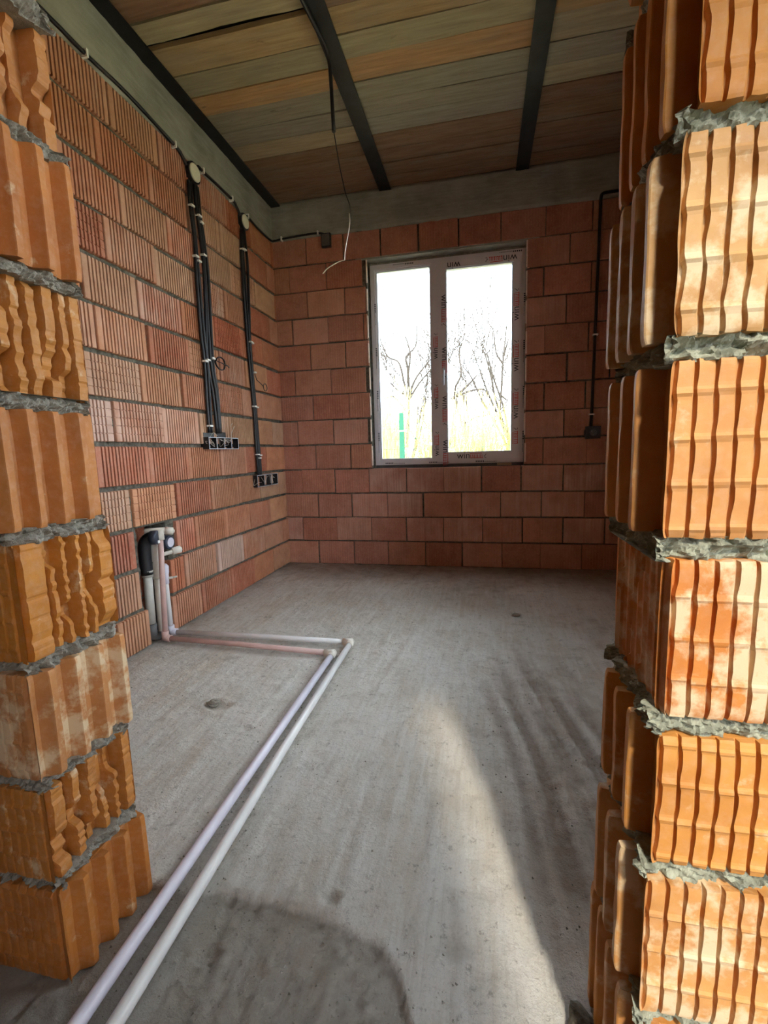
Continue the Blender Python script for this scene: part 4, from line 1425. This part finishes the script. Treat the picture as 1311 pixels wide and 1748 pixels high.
# loose grit: nobody could count it
gm = MB()
for q in range(700):
    r = random.random()
    if r < 0.35:
        x, y = random.uniform(-0.82, -0.05), random.uniform(0.62, 0.92)
    elif r < 0.6:
        x, y = random.gauss(-0.77, 0.05), random.uniform(0.7, 2.4)
    elif r < 0.75:
        x, y = random.uniform(0.0, 0.45), random.uniform(0.95, 2.2)
    else:
        x, y = random.uniform(-1.9, 0.4), random.uniform(0.9, 4.2)
    s = random.uniform(0.0015, 0.0045)
    h0 = float(floor_fields(np.array([x]), np.array([y]))[0][0]) if q < 0 else None
    gm.v += [(x + s, y, 0), (x - s * 0.6, y + s, 0), (x - s * 0.5, y - s * 0.8, 0), (x, y, s * 1.2)]
    b = len(gm.v) - 4
    gm.f += [(b, b + 1, b + 3), (b + 1, b + 2, b + 3), (b + 2, b, b + 3), (b + 2, b + 1, b)]
GV = np.array(gm.v)
ctr = GV.reshape(-1, 4, 3)
hh = floor_fields(ctr[:, 3, 0].copy(), ctr[:, 3, 1].copy())[0]
GV[:, 2] += np.repeat(hh, 4) - 0.0005
gm.v = [tuple(p) for p in GV]
tag(gm.build('grit', M['mortar']), 'loose cement grit scattered on the screed floor', 'grit', kind='stuff')

# ================================================================== OUTSIDE THE WINDOW
GZ = -0.35
n = 70
u = np.linspace(-45, 45, n)
v = np.linspace(-40, 70, n)
U, Vv = np.meshgrid(u, v)
Zg = GZ - 0.10 + 0.12 * fbm(U * 0.2, Vv * 0.2, 0, 3, 3) + np.clip(Vv - 14, 0, 60) * 0.01
V = np.stack([U.ravel(), Vv.ravel(), Zg.ravel()], 1)
idx = np.arange(n * n).reshape(n, n)
Q = np.stack([idx[:-1, :-1].ravel(), idx[:-1, 1:].ravel(), idx[1:, 1:].ravel(), idx[1:, :-1].ravel()], 1)
tag(link('yard_ground', mesh_of('yard_ground', V, Q, M['grass'], True)), 'dry grass yard outside the window', kind='structure')

# green fence
for i, (fx, lab) in enumerate(((-1.545, 'green fence post seen through the left window pane'), (-4.05, 'green fence post hidden left beyond the window'), (0.95, 'green fence post beyond the right window edge'))):
    if i:
        continue
    root = tag(empty('fence_post', (fx, 9.0, GZ)), lab, 'fence post')
    MB().box(-0.045, 0.045, -0.03, 0.03, -0.1, 1.84).build('lower_post', M['green'], root)
    MB().box(-0.040, 0.040, -0.028, 0.028, 1.865, 2.20).build('upper_post', M['green'], root)
    MB().box(-0.055, 0.055, -0.035, 0.035, 1.84, 1.865).build('bracket', M['clip'], root)
fm = MB()
for z in np.arange(GZ + 0.1, 1.75, 0.20):
    fm.tube([(-5, 9.04, z), (3, 9.04, z)], 0.004, 4, False)
for x in np.arange(-4.5, 2.6, 0.10):
    fm.tube([(x, 9.04, GZ + 0.05), (x, 9.04, 1.72)], 0.003, 4, False)
tag(fm.build('fence_mesh', M['green']), 'thin welded wire fence mesh outside the window', 'fence')


def grow(mb_, p, d, length, r, depth, rng, spread=0.5, sides=4):
    segs = 4
    pts, rs = [p], [r]
    q = Vector(p)
    dd = Vector(d)
    for i in range(segs):
        dd = (dd + Vector((rng.uniform(-1, 1), rng.uniform(-1, 1), rng.uniform(-0.3, 0.8))) * 0.16).normalized()
        q = q + dd * length / segs
        pts.append(tuple(q))
        rs.append(max(0.0075, r * (1 - 0.45 * (i + 1) / segs)))
        if depth > 0 and i >= 1:
            for _ in range(1 if i < 3 else 2):
                a = Vector((rng.uniform(-1, 1), rng.uniform(-1, 1), rng.uniform(-0.1, 0.8))).normalized()
                nd = (dd * (1 - spread) + a * spread).normalized()
                grow(mb_, tuple(q), nd, length * rng.uniform(0.5, 0.78), rs[-1] * 0.62, depth - 1, rng, spread, 3)
    mb_.tube(pts, rs, sides, False)


LIMBS = {0: [[(-2.0, 1.2), (-1.95, 2.44), (-1.95, 3.26), (-1.98, 3.59), (-1.73, 3.86), (-1.69, 4.36)], [(-1.95, 2.44), (-2.09, 3.12), (-2.18, 3.46), (-2.48, 3.63), (-2.62, 3.96)], [(-1.91, 2.49), (-1.64, 2.88), (-1.3, 3.22)],
             [(-1.93, 2.45), (-1.79, 2.92), (-1.52, 3.27), (-1.29, 3.54)], [(-1.95, 3.12), (-1.87, 3.65), (-1.97, 4.09)], [(-2.04, 2.2), (-2.37, 2.59), (-2.63, 2.49)], [(-1.97, 2.57), (-2.22, 2.73), (-2.44, 2.96)]],
         3: [[(-0.76, 2.38), (-0.4, 2.67), (-0.13, 2.93)], [(-0.46, 2.47), (-0.44, 1.77), (-0.34, 1.27)], [(-0.44, 1.77), (-0.13, 1.9), (0.18, 1.95)], [(-0.65, 2.44), (-0.3, 2.56), (0.04, 2.58), (0.13, 2.4)], [(-0.34, 1.2), (-0.69, 2.48), (-0.51, 2.95), (-0.57, 3.47), (-0.5, 3.7)]],
         4: [[(0.75, 0.8), (0.64, 1.55), (0.46, 1.94), (0.49, 2.49), (0.54, 3.33), (0.59, 3.9), (0.63, 4.32)], [(0.54, 3.33), (0.36, 3.63), (0.32, 4.14)], [(0.56, 3.54), (0.68, 3.97)], [(0.5, 2.49), (0.67, 2.37)]]}
trees = [(-2.0, 12.5, 2.1, 0.05, 4, 'bare tree with several rising limbs seen through the left window pane'),
         (-3.4, 13.5, 2.4, 0.05, 3, 'bare tree at the left edge of the left window pane'),
         (-1.15, 14.5, 2.6, 0.045, 4, 'bare tree behind the window mullion'),
         (-0.35, 12.0, 2.2, 0.04, 3, 'bare tree left of centre in the right window pane'),
         (0.75, 13.0, 3.0, 0.06, 3, 'tall bare tree at the right side of the right window pane'),
         (1.7, 15.0, 2.8, 0.06, 3, 'bare tree beyond the right edge of the window')]
for i, (x, y, hgt, r, dep, lab) in enumerate(trees):
    rng = random.Random(40 + i)
    root = tag(empty('bare_tree', (x, y, GZ)), lab, 'tree', 'bare trees behind the fence')
    tm = MB()
    tm.tube([(0, 0, -0.1), (0.02, 0, hgt * 0.3), (0.05, 0.03, hgt * 0.55)], [r * 1.3, r * 1.1, r], 6, False)
    tm.build('trunk', M['bark'], root)
    cm = MB()
    for q in range(4):
        a = rng.uniform(0, 6.28)
        grow(cm, (0.05, 0.03, hgt * (0.35 + 0.06 * q)), Vector((math.cos(a) * 0.55, math.sin(a) * 0.3, 1)).normalized(), hgt * rng.uniform(0.7, 1.0), r * 0.62, dep - 1, rng)
    for bq, br in enumerate(LIMBS.get(i, [])):
        nb_ = len(br)
        pts = smooth_path([(bx_ - x, rng.uniform(-0.12, 0.12), bz_ - GZ) for bx_, bz_ in br], 3)
        r0_ = 0.032 if bq else 0.046
        cm.tube(pts, [r0_ + (0.015 - r0_) * q / (len(pts) - 1) for q in range(len(pts))], 5, False)
    cm.build('branches', M['bark'], root)
bush_spots = [(-3.6, 10.4, 1.9, 'straw'), (-2.7, 10.2, 2.0, 'straw'), (-1.95, 10.0, 2.3, 'straw'), (-1.2, 10.3, 1.9, 'straw'), (-0.55, 10.1, 2.1, 'straw'), (0.15, 10.3, 1.8, 'straw'), (0.80, 10.0, 1.8, 'yellow'), (1.5, 10.5, 2.0, 'straw'), (-2.3, 11.4, 2.3, 'straw'), (-0.1, 11.5, 2.1, 'straw')]
blabs = ['dry straw bush at the far left of the window view', 'dry straw bush left of the green fence post', 'tallest dry straw bush just behind the green fence post', 'dry straw bush right of the green fence post', 'dry straw bush behind the window mullion',
         'dry straw bush in the middle of the right window pane', 'yellow green bush low in the right corner of the right window pane', 'dry straw bush beyond the right window edge', 'dry straw bush in the second row behind the fence post', 'dry straw bush in the second row behind the right pane']
for i, ((x, y, hgt, mt), lab) in enumerate(zip(bush_spots, blabs)):
    rng = random.Random(90 + i)
    bm_ = MB()
    for q in range(260):
        a, rr = rng.uniform(0, 6.28), rng.uniform(0, 0.42)
        px, py = math.cos(a) * rr, math.sin(a) * rr
        L_ = 1.35 * hgt * rng.uniform(0.35, 1.0)
        lx, ly = rng.uniform(-0.35, 0.35), rng.uniform(-0.35, 0.35)
        pts = [(px, py, 0), (px + lx * 0.3, py + ly * 0.3, L_ * 0.5), (px + lx, py + ly, L_)]
        bm_.tube(pts, [0.008, 0.006, 0.003], 3, False)
        for _ in range(3):
            t = rng.uniform(0.4, 0.95)
            sx, sy, sz = px + lx * t, py + ly * t, L_ * t
            bm_.tube([(sx, sy, sz), (sx + rng.uniform(-0.2, 0.2), sy + rng.uniform(-0.2, 0.2), sz + rng.uniform(0.02, 0.2))], [0.004, 0.002], 3, False)
    root = bm_.build('dry_bush', M[mt], None)
    root.location = (x, y, GZ)
    tag(root, lab, 'bush', 'dry bushes behind the fence')
